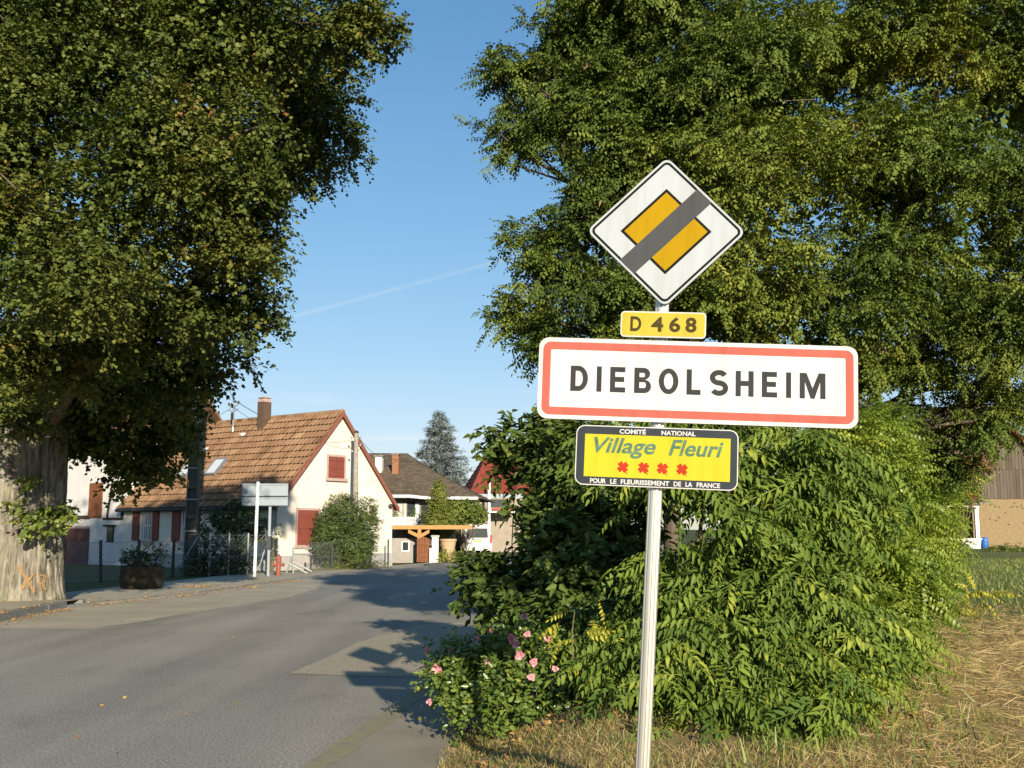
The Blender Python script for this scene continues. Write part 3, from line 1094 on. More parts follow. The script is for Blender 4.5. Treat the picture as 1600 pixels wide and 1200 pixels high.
for w, a, b, zt in (('COMITÉ', 470, 692, .1235), ('NATIONAL', 822, 1105, .1185)):
    mb = MB()
    letter_box(mb, w, fx(a), fx(b), .0985, zt, -.002, .03)
    mb.build('word', M['sign_white'], fle)
for w, a, b in (('POUR', 232, 366), ('LE', 402, 455), ('FLEURISSEMENT', 490, 895), ('DE', 930, 992), ('LA', 1028, 1084), ('FRANCE', 1120, 1312)):
    mb = MB()
    letter_box(mb, w, fx(a + 4), fx(b + 4), -.1225, -.1015, -.002, .03)
    mb.build('word', M['sign_white'], fle)
for w, a, b, z0 in (('Village', 258, 778, -.009), ('Fleuri', 885, 1338, .0095)):
    mb = MB()
    letter_box(mb, w, fx(a), fx(b), z0, .080, -.0032, .020, .28)
    mb.build('word', M['sign_teal'], fle)
for cx in (508, 680, 838, 1000):
    mb = MB()
    pts_ = []
    for k in range(72):
        th = 2 * math.pi * k / 72
        dl = (math.degrees(th) - 38 + 45) % 90 - 45
        rr = max(.0085, .0280 * (1 - .22 * math.exp(-(dl / 8.0) ** 2)) * max(0, math.cos(R(dl * 90 / 45))) ** .30)
        pts_.append((fx(cx) + rr * math.cos(th), -.0475 + rr * math.sin(th)))
    c0 = (fx(cx), -.0475)
    for k in range(72):
        mb.face([(c0[0], -.0032, c0[1]), (pts_[k][0], -.0032, pts_[k][1]), (pts_[(k + 1) % 72][0], -.0032, pts_[(k + 1) % 72][1])], .5)
    mb.face([(c0[0] + .008, -.0034, c0[1] - .014), (c0[0] + .011, -.0034, c0[1] - .014), (c0[0] + .022, -.0034, c0[1] - .030), (c0[0] + .018, -.0034, c0[1] - .030)], .5)
    mb.build('clover_emblem', M['sign_flower'], fle)
# ------------------------------------------------------------------ the old lime tree on the left
TC = Vector((-10.66, 23.0, .0))


def trunk_r(an, z):
    base = .955 + .10 * math.exp(-z * 2.6) + .03 * math.exp(-z * .7) - .012 * z
    fl = sum(a * math.cos(n * an + ph) for n, a, ph in ((3, .035, .4), (5, .03, 1.9), (8, .018, .7)))
    return base + fl * (.55 + .9 * math.exp(-z * 1.6))


def bark(an, z):
    p = Vector((math.cos(an) * 11 + .25 * z, math.sin(an) * 11, z * .7))
    q = Vector((math.cos(an) * 21, math.sin(an) * 21, z * 2.4))
    return -.11 * abs(mnoise.noise(p)) - .045 * abs(mnoise.noise(q)) + .03


lime = thing('lime_tree', 'huge old lime tree with thick furrowed trunk beside the road', 'tree', TC)
mb = MB()
NA, NZ = 220, 90
for k in range(NZ + 1):
    z = 5.2 * k / NZ
    for j in range(NA):
        an = 2 * math.pi * j / NA
        q = trunk_r(an, z) * (1 - .25 * max(0, (z - 3.6) / 1.6)) + bark(an, z)
        mb.v.append((q * math.cos(an), q * math.sin(an), z + .03))
for k in range(NZ):
    for j in range(NA):
        a, b = k * NA + j, k * NA + (j + 1) % NA
        mb.f.append([a, b, b + NA, a + NA])
        mb.r.append(.5)
trunk = mb.build('trunk', M['bark'], lime, smooth=True)
# faded orange forester's marks sprayed on the bark: a cross and a letter-like sign
for strokes in ([((28, 884), (54, 926)), ((53, 896), (33, 921))], [((62, 898), (63, 922)), ((62, 898), (71, 900)), ((71, 900), (70, 910)), ((70, 910), (63, 911)), ((65, 911), (72, 922))]):
    for (x0, y0), (x1, y1) in strokes:
        mb = MB()
        n = 14
        row = []
        for k in range(n + 1):
            t = k / n
            px, py = x0 + (x1 - x0) * t, y0 + (y1 - y0) * t
            dx, dy = (y1 - y0), -(x1 - x0)
            L = math.hypot(dx, dy)
            wd = (2.2 if len(strokes) == 2 else 1.3) * random.uniform(.6, 1.2)
            pr = []
            for s in (-1, 1):
                d = pix_dir(px + dx / L * wd * s, py + dy / L * wd * s)
                o = Vector((0, 0, EYE))
                lo, hi = 18.0, 23.5
                for _ in range(40):
                    m_ = (lo + hi) / 2
                    P = o + d * (m_ / d.y) - TC
                    an = math.atan2(P.y, P.x)
                    if math.hypot(P.x, P.y) > trunk_r(an, P.z) + .034:
                        lo = m_
                    else:
                        hi = m_
                pr.append(tuple(o + d * (lo / d.y) - TC))
            row.append(pr)
        for k in range(n):
            if True:
                mb.face([row[k][0], row[k][1], row[k + 1][1], row[k + 1][0]])
        mb.build('paint_mark', M['orange_spray'], trunk)
LL = [lobe(*a) for a in (
    (60, 90, 16, 220, 140), (60, 10, 17.2, 230, 105), (310, 75, 16.5, 210, 120), (315, 15, 17.6, 200, 95), (518, 40, 17, 108, 82), (480, 150, 20, 85, 88), (456, 245, 20.5, 116, 82),
    (280, 240, 15.5, 190, 140), (365, 365, 16.5, 112, 95), (330, 480, 17.6, 112, 72), (108, 415, 15.1, 180, 145), (200, 520, 18.2, 160, 75),
    (40, 560, 17.5, 110, 95), (0, 240, 15.5, 170, 180), (25, 655, 20, 55, 38))]
LD = [lobe(*a) for a in ((250, 660, 24.5, 62, 88), (140, 670, 23.6, 92, 72), (315, 580, 22.5, 98, 54), (200, 600, 22.5, 150, 80), (215, 740, 24.2, 60, 32))]
LB = [lobe(*a) for a in ((120, 330, 21.5, 300, 180), (330, 330, 21, 130, 190), (180, 540, 24, 180, 120), (-170, 300, 21, 210, 280), (-150, 560, 23, 150, 140))]
limbs = MB()
for k, (c, r, w) in enumerate(LL + LD + LB[:3]):
    a = Vector((random.uniform(-.5, .5), random.uniform(-.5, .5), random.uniform(3.4, 4.9)))
    limb(limbs, a, Vector(c) - TC, random.uniform(.12, .20), .02, .10)
    for _ in range(3):
        e = Vector(c) - TC + Vector([random.uniform(-.8, .8) * q for q in r])
        limb(limbs, Vector(c) - TC, e, .05, .012, .08, 4, 5)
limbs.build('limb', M['dark_bark'], lime, smooth=True)
TCn = np.array(TC)
LC = clumps(LL, 17, .40)
p, o = sample_lobes(LC, 24500, .55, 1.04, 2.2, -.25, False)
pos, d, nn, tr = twigs(p, o, 15, .26, .35, .05, .55, .6)
patch = np.array([mnoise.noise(Vector(q) * .55) for q in p])
rn = np.clip(.28 + .50 * np.repeat(patch, 15) + .30 * tr + rng.normal(size=len(tr)) * .12, 0, 1)
scatter('crown', kite(.80, .10, .58), pos - TCn, frames(d, nn), rng.uniform(.055, .090, len(pos)), M['lime_leaf'], lime, rn, jit=.1)
p, o = sample_lobes(clumps(LD, 12, .42), 3300, .5, 1.05, 2.0, -.3, False)
pos, d, nn, tr = twigs(p, o, 12, .36, .4, .05, .55, .5)
scatter('rear_crown', ovate4(.80), pos - TCn, frames(d, nn), rng.uniform(.085, .13, len(pos)), M['lime_leaf'], lime, np.clip(tr * .8, 0, 1))
p, o = sample_lobes(LB, 2900, .45, .92, 2.6)
LO = [lobe(*a) for a in ((-190, 110, 17, 190, 150), (-210, 380, 17, 180, 150), (-120, 20, 18, 170, 100))]      # the part of the crown left of the frame
p2, o2 = sample_lobes(LL, 1500, .05, .45, 2.6)
p3, o3 = sample_lobes(LO, 2300, .3, 1.0, 2.6)
p, o = np.concatenate([p, p2, p3]), np.concatenate([o, o2, o3])
pos, d, nn, tr = twigs(p, o, 12, .6, .35, .05, .6, .5)
scatter('inner_crown', kite(.85), pos - TCn, frames(d, nn), rng.uniform(.085, .12, len(pos)), M['lime_leaf'], lime, np.clip(tr * .7, 0, 1))
# the sprouts that grow out of the trunk
SP = [lobe(*a) for a in ((55, 815, 21.75, 48, 20, .25), (95, 800, 21.95, 28, 18, .2), (25, 795, 21.8, 16, 14, .2), (105, 812, 22.1, 16, 14, .2), (45, 755, 21.9, 20, 10, .15))]
p, o = sample_lobes(SP, 85, .1, .9)
pos, d, nn, tr = twigs(p, o, 9, .25, .3, .1)
scatter('trunk_sprout', ovate4(.85), pos - TCn, frames(d, nn), rng.uniform(.08, .13, len(pos)), M['hedge'], lime, tr * .8)


# ------------------------------------------------------------------ the robinia trees on the right
fr_rob = frond(5, kite(.56, .10, .55), .26, 66, .34, .14, fine=False)


def robinia(label, base, lobes, back, nf, nb, seed_pods, group='robinia trees behind the sign'):
    t = thing('robinia_tree', label, 'tree', base, 0, group)
    B = np.array(base)
    mb = MB()
    top = max(lobes, key=lambda l: l[0][2])[0]
    crown_c = Vector(np.mean([l[0] for l in lobes], 0)) - Vector(base)
    stem = limb(mb, (0, 0, -.1), (crown_c.x * .6, crown_c.y * .6, crown_c.z + .8), .11, .05, .05, 8, 10)
    mb.build('trunk', M['dark_bark'], t, smooth=True)
    mb = MB()
    for c, r, w in lobes:
        a = min(stem[2:], key=lambda q: (q - (Vector(c) - Vector(base)) * .75).length)
        pts = limb(mb, a, Vector(c) - Vector(base), .05, .016, .10, 5, 6)
        for _ in range(3):
            limb(mb, pts[3], Vector(c) - Vector(base) + Vector([random.uniform(-.85, .85) * q for q in r]), .018, .005, .08, 3, 4)
    mb.build('limb', M['dark_bark'], t, smooth=True)
    p, o = sample_lobes(clumps(lobes, 11, .43, .42), nf, .35, 1.08, None, -.2, False)
    per = 8
    pos, d, nn, tr = twigs(p, o, per, .28, .30, .0, .4, .74)
    patch = np.array([mnoise.noise(Vector(q) * .8) for q in p])
    rn = np.clip(.38 + .5 * np.repeat(patch, per) + .3 * (tr - .5) + rng.normal(size=len(tr)) * .1, 0, 1)
    scatter('crown', fr_rob, pos - B, frames(d, nn), rng.uniform(.16, .25, len(pos)), M['robinia_leaf'], t, rn, jit=.12)
    if nb:
        p2, o2 = sample_lobes(back, nb, .4, 1.0)
        pos, d, nn, tr = twigs(p2, o2, 12, .7, .3, .0, .5, .5)
        scatter('inner_crown', kite(.55), pos - B, frames(d, nn), rng.uniform(.12, .20, len(pos)), M['robinia_leaf'], t, tr * .7)
    q = p[rng.choice(len(p), min(seed_pods // 5, len(p)), replace=False)]
    q = np.repeat(q, 6, 0) + rng.normal(size=(len(q) * 6, 3)) * np.array([.07, .07, .05])
    dd = nrm(rng.normal(size=q.shape) * .25 + np.array([0, 0, -1]))
    scatter('seed_pods', kite(.22, .02, .5), q - B, frames(dd, rng.normal(size=q.shape)), rng.uniform(.06, .10, len(q)), M['pod'], t)
    return t


robinia('tall robinia with hanging seed pods overhanging the road behind the diamond sign', (1.9, 12.4, .38),
        [lobe(*a) for a in ((1000, 60, 12, 150, 130), (900, 45, 12.2, 60, 70), (900, 140, 12, 90, 50), (800, 112, 12.3, 68, 26), (790, 222, 12.3, 48, 32), (850, 190, 12.2, 75, 34), (1000, 230, 11.8, 115, 110), (1160, 110, 11.5, 150, 150),
                            (1170, 280, 11, 130, 120), (935, 355, 12, 75, 75), (845, 365, 12.2, 55, 30), (830, 490, 12.2, 66, 42), (880, 420, 12, 65, 40), (980, 470, 11.8, 110, 95), (850, 545, 12, 58, 30), (1150, 440, 11.5, 130, 100),
                            (980, 600, 12, 120, 60), (1130, 600, 12, 130, 85), (1190, 660, 11.6, 90, 42))],
        [lobe(*a) for a in ((1060, 200, 14.5, 150, 240), (1080, 480, 14.5, 180, 150))], 4500, 800, 900)
robinia('tall robinia with hanging seed pods filling the upper right corner', (4.3, 14.2, .38),
        [lobe(*a) for a in ((1330, 50, 12, 150, 140), (1480, 70, 12.3, 140, 150), (1610, 80, 12.8, 130, 180), (1330, 250, 11.4, 130, 110), (1460, 260, 11.8, 130, 110), (1600, 290, 12.4, 120, 130), (1310, 430, 11.8, 120, 90),
                            (1440, 430, 12.2, 120, 90), (1580, 460, 12.8, 120, 100), (1330, 580, 12.6, 110, 70), (1440, 570, 13.4, 90, 50), (1540, 600, 14, 90, 40), (1420, 665, 14, 80, 40), (1520, 670, 14.4, 70, 26), (1480, 725, 14.4, 50, 30), (1600, 640, 14, 50, 30), (1550, 655, 13.6, 50, 30), (1600, 550, 13, 70, 60), (1500, 520, 13, 80, 55), (1330, 655, 12, 95, 42))],
        [lobe(*a) for a in ((1400, 150, 15, 260, 260), (1560, 200, 15.5, 200, 260), (1360, 460, 15, 150, 120))], 4100, 800, 900)


# ------------------------------------------------------------------ shrubs of the thicket
def shrub_base(lobes):
    c = np.mean([l[0] for l in lobes], 0)
    return Vector((c[0], c[1], verge_z(c[0], c[1])))


def stems(mb, lobes, base, r=.014):
    for c, q, w in lobes:
        if q[0] < .2:
            continue
        for _ in range(4):
            a = Vector((c[0] - base.x + random.uniform(-.4, .4) * q[0], c[1] - base.y + random.uniform(0, .6) * q[1], -.05))
            limb(mb, a, Vector(c) - base + Vector([random.uniform(-.6, .6) * k for k in q]), r, r * .35, .06, 5, 5)


CL = [lobe(*a) for a in ((792, 690, 10.6, 16, 30), (875, 695, 10.4, 55, 40), (830, 735, 10.8, 48, 20), (885, 790, 10.4, 70, 50), (885, 845, 10.8, 58, 42), (762, 905, 10.8, 48, 32), (805, 925, 10.5, 55, 38), (925, 850, 10, 85, 95), (940, 720, 9.9, 70, 66), (880, 945, 10.2, 85, 42), (1010, 730, 9.8, 80, 56), (960, 950, 9.6, 80, 56))]
b = shrub_base(CL)
cor = thing('cornel_shrub', 'dark green broad-leaved shrub hanging over the road edge left of the sign post', 'shrub', b)
mb = MB()
stems(mb, CL, b, .010)
tag(mb.build('stem', M['dark_bark'], cor), kind='stuff')
p, o = sample_lobes(CL, 2250, .35, 1.08, .35)
pos, d, nn, tr = twigs(p, o, 10, .24, .5, .25, .4, .5)
scatter('foliage', ovate4(.52), pos - np.array(b), frames(d, nn), rng.uniform(.075, .125, len(pos)), M['cornel_leaf'], cor, np.clip(tr * .7 + rng.random(len(tr)) * .3, 0, 1))

AL = [lobe(*a) for a in ((945, 1050, 8.0, 36, 46), (985, 1010, 8.0, 60, 50), (1045, 1060, 7.3, 100, 72), (1170, 1050, 7.0, 110, 95), (1165, 880, 7.8, 105, 105), (1250, 790, 8.2, 90, 100), (1200, 715, 8.2, 105, 46), (1095, 745, 7.8, 65, 62), (1040, 700, 7.8, 75, 48), (965, 715, 7.8, 50, 36), (1275, 960, 7.5, 95, 115), (1120, 1125, 6.5, 85, 38), (1230, 1100, 6.6, 75, 50), (1310, 740, 9.0, 60, 60))]
b = shrub_base(AL)
ail = thing('ailanthus_thicket', 'leafy tree-of-heaven shrub with long drooping feather leaves behind the sign post', 'shrub', b)
mb = MB()
stems(mb, [l for l in AL if not (l[0][0] < 1.2 and l[0][2] > 1.85)], b, .018)
for l in AL:
    if l[0][0] < 1.2 and l[0][2] > 1.85:                # shoots that lean over from the right
        for _ in range(3):
            limb(mb, Vector(AL[7][0]) - b + Vector((random.uniform(.2, .5), random.uniform(0, .3), -.3)), Vector(l[0]) - b, .010, .004, .05, 4, 5)
tag(mb.build('stem', M['stem'], ail), kind='stuff')
ail_t = [frond(random.choice((5, 6, 7)), ovate(.34, .07, .22), .26, 60, random.uniform(.25, .6), .16, rg=np.random.default_rng(20 + k)) for k in range(6)]
p, o = sample_lobes(clumps(AL, 7, .46, .7), 1250, .45, 1.06, .44, -.1, False)
pos, d, nn, tr = twigs(p, o, 3, .30, .3, .15, .3, .55)
d = nrm(d * np.array([1, 1, .6]) + np.array([0, -.25, -.22]))
sc = rng.uniform(.19, .39, len(pos))
order = np.argsort(-(sc / np.maximum(pos[:, 1], 1)) * (1 + .0 * pos[:, 0]))
front = pos[:, 1] < np.array([at(0, 0, 8.6).y for _ in pos])
cand = [i for i in order if pos[i, 1] < 8.4][:290]
cset = set(cand)
Rm = frames(d, nn)
ail_m = []
for k, tt in enumerate(ail_t):
    ail_m.append(scatter_mesh('leaf', tt, np.zeros((1, 3)), np.eye(3)[None], np.ones(1), M['ailanthus_leaf'], np.array([(.05, .30, .45, .60, .78, .92)[k]]), .35))
for i in cand:
    ob = bpy.data.objects.new('leaf', ail_m[i % 6])
    COL.objects.link(ob)
    ob.parent = ail
    mm = Matrix([list(r) for r in Rm[i]]).to_4x4()
    mm.translation = Vector(pos[i]) - b
    ob.matrix_local = mm @ Matrix.Scale(float(sc[i]), 4)
rest = np.array([i for i in range(len(pos)) if i not in cset])
for k in range(1):
    ail_far = frond(6, ovate4(.36, .07, .22), .26, 60, .45, .16, rg=np.random.default_rng(31), fine=False)
    scatter('foliage', ail_far, pos[rest] - np.array(b), Rm[rest], sc[rest], M['ailanthus_leaf'], ail, rng.random(len(rest)) * .8, jit=.3)

fr_suc = frond(7, kite(.52, .08, .62), .17, 66, .30, .12, rg=np.random.default_rng(5), fine=False)


def suckers(label, lobes, n, smin, smax):
    b = shrub_base(lobes)
    s = thing('robinia_sucker', label, 'shrub', b, 0, 'robinia suckers along the field')
    mb = MB()
    stems(mb, lobes, b, .012)
    tag(mb.build('stem', M['stem'], s), kind='stuff')
    p, o = sample_lobes(clumps(lobes, 9, .44, .65), int(n * 1.35), .4, 1.06, .42, -.15, False)
    pos, d, nn, tr = twigs(p, o, 5, .30, .3, .1, .3, .6)
    patch = np.array([mnoise.noise(Vector(q) * 1.1) for q in p])
    rn = np.clip(.42 + .5 * np.repeat(patch, 5) + .35 * (tr - .5) + rng.normal(size=len(tr)) * .1, 0, 1)
    scatter('foliage', fr_suc, pos - np.array(b), frames(d, nn), rng.uniform(smin, smax, len(pos)), M['sucker_leaf'], s, rn, jit=.2)


suckers('bright yellow-green robinia suckers at the near field edge right of the feather-leaved shrub', [lobe(*a) for a in ((1325, 1005, 8.4, 82, 84), (1270, 1095, 7.2, 85, 44), (1365, 900, 9.6, 66, 85))], 620, .22, .34)
suckers('yellow-green robinia suckers under the end of the place name plate', [lobe(*a) for a in ((1360, 780, 10.8, 92, 105), (1350, 700, 11.2, 66, 48), (1405, 860, 12.5, 46, 90))], 720, .22, .34)
suckers('far yellow-green robinia suckers narrowing toward the barn', [lobe(*a) for a in ((1430, 770, 16, 44, 84), (1458, 830, 19, 26, 50), (1400, 720, 15, 55, 46))], 620, .24, .36)

# sprays of yellow young leaves and the sapling in the field
for lab, lobes, n, smin, smax in (('young yellow tree-of-heaven shoot between the rose bush and the feather-leaved shrub', [lobe(*a) for a in ((898, 955, 7.8, 30, 22), (918, 1015, 7.7, 26, 28), (902, 1072, 7.6, 32, 20))], 9, .15, .25),
                                  ('lone bright yellow sapling standing in the straw field', [lobe(*a) for a in ((1522, 930, 14.6, 24, 26),)], 9, .26, .42)):
    bb = shrub_base(lobes)
    y_ = thing('yellow_sapling', lab, 'sapling', bb)
    for c, r, w in lobes:
        mb = MB()
        limb(mb, (random.uniform(-.05, .05), random.uniform(-.05, .05), -.03), Vector(c) - bb, .009, .003, .08, 5, 5)
        mb.build('stem', M['stem'], y_)
    p, o = sample_lobes(lobes, n * 2, .2, 1.0)
    pos, d, nn, tr = twigs(p, o, 1, .15, .2, .2, .3, .7)
    Rk = frames(d, nn)
    me = scatter_mesh('leaf', frond(6, ovate(.42, .06, .12), .24, 64, .35, .14), np.zeros((1, 3)), np.eye(3)[None], np.ones(1), M['yellow_leaf'], np.array([.5]), .8)
    for i in range(len(pos)):
        ob = bpy.data.objects.new('leaf', me)
        COL.objects.link(ob)
        ob.parent = y_
        mm = Matrix([list(r) for r in Rk[i]]).to_4x4()
        mm.translation = Vector(pos[i]) - bb
        ob.matrix_local = mm @ Matrix.Scale(random.uniform(smin, smax), 4)

# the rose bush
RL = [lobe(*a) for a in ((705, 1062, 8.3, 36, 28), (760, 1058, 8.2, 60, 50), (835, 1068, 8.0, 54, 46), (800, 1012, 8.4, 60, 34), (722, 1025, 8.4, 38, 26), (850, 1012, 8.4, 38, 36), (745, 1098, 8.1, 48, 20), (810, 1105, 7.9, 60, 20), (865, 1100, 7.8, 34, 22))]
c0 = np.mean([l[0] for l in RL], 0)
b = Vector((c0[0], c0[1], verge_z(c0[0], c0[1])))
rose = thing('rose_bush', 'low rose bush with pink blossoms at the corner of the footway', 'bush', b)
mb = MB()
for c, q, w in RL:
    for _ in range(5):
        limb(mb, (c[0] - b.x + random.uniform(-.1, .1), c[1] - b.y + random.uniform(-.1, .1), -.2), Vector(c) - b + Vector([random.uniform(-1, 1) * k for k in q]), .006, .003, .08, 4, 5)
tag(mb.build('stem', M['stem'], rose), kind='stuff')
p, o = sample_lobes(RL, 900, .35, 1.06, .03)
pos, d, nn, tr = twigs(p, o, 9, .16, .3, .2, .5, .5)
scatter('foliage', ovate4(.62, .08, .1), pos - np.array(b), frames(d, nn), rng.uniform(.035, .060, len(pos)), M['rose_leaf'], rose, np.clip(tr * .6 + rng.random(len(tr)) * .4, 0, 1))
pet = ovate4(.95, .16, -.25)
for (px, py, Y, s) in [(a, b_, c - 1.15, e) for a, b_, c, e in ((668, 1017, 9.5, .042), (704, 1014, 9.45, .036), (680, 1043, 9.4, .040), (686, 1050, 9.35, .044), (696, 1052, 9.35, .034), (746, 996, 9.5, .03), (768, 986, 9.6, .034), (800, 998, 9.1, .050), (806, 1006, 9.05, .044), (812, 1024, 9.0, .05), (824, 991, 9.2, .036), (834, 1034, 8.8, .042), (867, 1045, 8.8, .034), (830, 1058, 8.8, .040), (820, 962, 9.6, .04), (762, 1033, 9.2, .036), (855, 998, 9.2, .036), (671, 1096, 9.3, .034))]:
    n = 14
    dd = np.array([(math.cos(a), -.25 - .06 * k, math.sin(a)) for k, a in ((k, 2.4 * k + px) for k in range(n))])
    pp_ = np.repeat(np.array(at(px, py, Y) - b)[None], n, 0)
    ss = np.array([s * (1.0 - .045 * k) for k in range(n)])
    scatter('blossom', pet, pp_, frames(dd, np.repeat(np.array([[0, -1.0, .3]]), n, 0)), ss, M['petal'], rose, kind=None, jit=.5)

# ------------------------------------------------------------------ grass, straw, fallen leaves
blade = (np.array([(-.05, 0, 0), (.05, 0, 0), (.03, .6, .06), (0, 1, .22), (-.03, .6, .06)]), np.array([(0, 1, 2, 4)]))
blade = (np.array([(-.05, 0, 0), (.05, 0, 0), (.012, 1, .25), (-.012, 1, .25)]), np.array([(0, 1, 2, 3)]))


def ground_scatter(name, n, xr, yr, lab, cat, mat, lmin, lmax, tilt, tmpl, keep=None, lift=.0, zf=None, rnd=None):
    x, y = rng.uniform(*xr, n), rng.uniform(*yr, n)
    if keep is not None:
        k = np.array([keep(a, c) for a, c in zip(x, y)])
        x, y = x[k], y[k]
    z = np.array([(zf or verge_z)(a, c) for a, c in zip(x, y)]) + lift
    an = rng.uniform(0, 2 * math.pi, len(x))
    up = rng.uniform(*tilt, len(x))
    d = np.stack([np.cos(an) * np.cos(up), np.sin(an) * np.cos(up), np.sin(up)], -1)
    nn = rng.normal(size=d.shape) * .5 + np.array([0, -.6, .8])
    return tag(scatter(name, tmpl, np.stack([x, y, z], -1), frames(d, nn), rng.uniform(lmin, lmax, len(x)), mat, rnd=rnd), lab, cat)


def clumpy(th, f, k=0):
    return lambda a, c: a > sw(c) + .02 + .12 * mnoise.noise(Vector((a * 3, c * 3, 5))) and mnoise.noise(Vector((a * f, c * f, k))) > th + random.uniform(-.35, .35)


ground_scatter('dry_grass', 36000, (-.8, 2.7), (5.1, 9.4), 'short dried-out grass on the verge around the sign post', 'grass', M['dry_grass'], .018, .055, (.1, 1.1), blade, clumpy(-.25, 2.0))
ground_scatter('green_grass', 15000, (-.8, 3.2), (4.6, 10.2), 'tufts of green grass in the dried verge', 'grass', M['grass'], .025, .07, (.5, 1.5), blade, clumpy(.02, 2.4, 9))
stick = (np.array([(-.012, 0, 0), (.012, 0, 0), (.008, 1, .03), (-.008, 1, .03)]), np.array([(0, 1, 2, 3)]))
ground_scatter('straw', 52000, (1.6, 10.5), (5.5, 17.0), 'loose straw lying over the stubble field', 'straw', M['straw'], .035, .15, (-.05, .35), stick, lambda a, c: a > 1.2 + (c - 6.0) * .42 + random.uniform(-.4, .6) and (c < 14.5 + random.uniform(-1.5, 2.5)), .012)
ground_scatter('stubble', 6000, (1.8, 11.0), (5.5, 17.0), 'upright stubble and weeds at the edge of the straw field', 'stubble', M['dry_grass'], .05, .15, (.8, 1.5), (blade[0] * np.array([.45, 1, 1]), blade[1]), lambda a, c: a > 1.2 + (c - 6.0) * .42 and mnoise.noise(Vector((a * 1.2, c * 1.2, 3))) > .05, .0)
ground_scatter('field_grass', 26000, (5.0, 24), (13.5, 42), 'rough green grass in the back part of the field', 'grass', M['hedge'], .05, .13, (.5, 1.4), (blade[0] * np.array([1.6, 1, 1]), blade[1]), lambda a, c: a > 2.8 + (c - 9) * .38 and c > 15 + random.uniform(-2, 3))
ground_scatter('edge_weeds', 16000, (.8, 7.5), (5.4, 15), 'green weeds and grass at the foot of the suckers along the field', 'weeds', M['hedge'], .04, .13, (.5, 1.5), (blade[0] * np.array([1.3, 1, 1]), blade[1]), lambda a, c: abs(a - (1.75 + (c - 6.0) * .43)) < .55 + random.uniform(-.3, .4) and mnoise.noise(Vector((a * 1.5, c * 1.5, 7))) > -.05 + random.uniform(-.3, .3))
lf = ovate4(.6, .15, .1)
ground_scatter('fallen_leaves', 4200, (-.5, 2.6), (5.6, 9.2), 'dry fallen leaves along the foot of the shrubs', 'leaves', M['litter'], .02, .055, (-.2, .4), lf, lambda a, c: c > 6.7 + .5 * math.sin(a * 1.3) + random.uniform(-.5, 1.2) and a > sw(c) + .35 + random.uniform(-.3, .3), .015)


def kerb_z(x, y):
    return .13 if (x < le(y) and y < 22.6) else .035 if x < le(y) else .006


def lkeep(a, c):
    d = le(c) - a
    return (-.45 < d < .15 and mnoise.noise(Vector((c * .8, 0, 2))) > .02 + random.uniform(-.3, .3)) or (0.0 < d < 1.6 and mnoise.noise(Vector((a * .9, c * .5, 4))) > .32 + random.uniform(-.25, .25))


ground_scatter('kerb_leaves', 12000, (-11, -6.4), (15.5, 33), 'yellow-brown fallen leaves gathered along the left kerb', 'leaves', M['litter'], .03, .065, (-.1, .35), lf, lkeep, .012, kerb_z)
ground_scatter('road_leaves', 26, (-7, -1.2), (6, 20), 'a few single yellow leaves scattered on the road', 'leaves', M['litter'], .03, .05, (-.1, .2), lf, None, .008, lambda a, c: 0.0)
# ------------------------------------------------------------------ the cream house with the tiled roof
HA = R(53.8)
HC = Vector((-9.13, 41.4, 0))
W, L, HE, HR = 6.56, 10.1, 2.72, 6.41
house = thing('cream_house', 'cream one-storey house with steep orange tiled roof and red-brown shutters', 'house', HC, HA)
d2 = Vector((math.cos(HA), math.sin(HA), 0))
d1 = Vector((-math.sin(HA), math.cos(HA), 0))


def on_gable(px, py, off=0.0):           # local (x, z) on the gable wall
    q = local(house, on_plane(px, py, HC - d1 * off, d1))
    return q.x, q.z


def on_side(px, py, off=0.0):            # local (y, z) on the long wall
    q = local(house, on_plane(px, py, HC - d2 * off, d2))
    return q.y, q.z


mb = MB()
pro = [(0, 0, -.1), (W, 0, -.1), (W, 0, HE), (W / 2, 0, HR - .10), (0, 0, HE)]
mb.prism(pro, (0, L, 0))
mb.build('wall', M['cream'], house)
mb = MB()
mb.box((-.025, -.025, -.1), (W + .025, -.001, .55))
mb.box((-.025, 0, -.1), (-.001, L, .55))
mb.build('plinth', M['plinth'], house)
# roof: tiles laid course by course on a slab; each course a part
roof = MB()
ov, vo = .38, .16
sl = math.atan2(HR - HE, W / 2)
ex, ez = -ov * math.cos(sl), HE - ov * math.sin(sl)
th = .10
for side in (0, 1):
    def X(x):
        return x if side == 0 else W - x
    roof.hexa([(X(ex), -vo, ez - th * .4), (X(W / 2), -vo, HR - th * .4), (X(W / 2), L + vo, HR - th * .4), (X(ex), L + vo, ez - th * .4),
               (X(ex), -vo, ez + .02), (X(W / 2), -vo, HR + .02), (X(W / 2), L + vo, HR + .02), (X(ex), L + vo, ez + .02)])
roof_o = roof.build('roof', M['verge_red'], house)
NCRS = 14
slen = math.hypot(W / 2 - ex, HR - ez)
nx_, nz_ = -math.sin(sl), math.cos(sl)
ntile = 44
tw = (L + 2 * vo - .04) / ntile


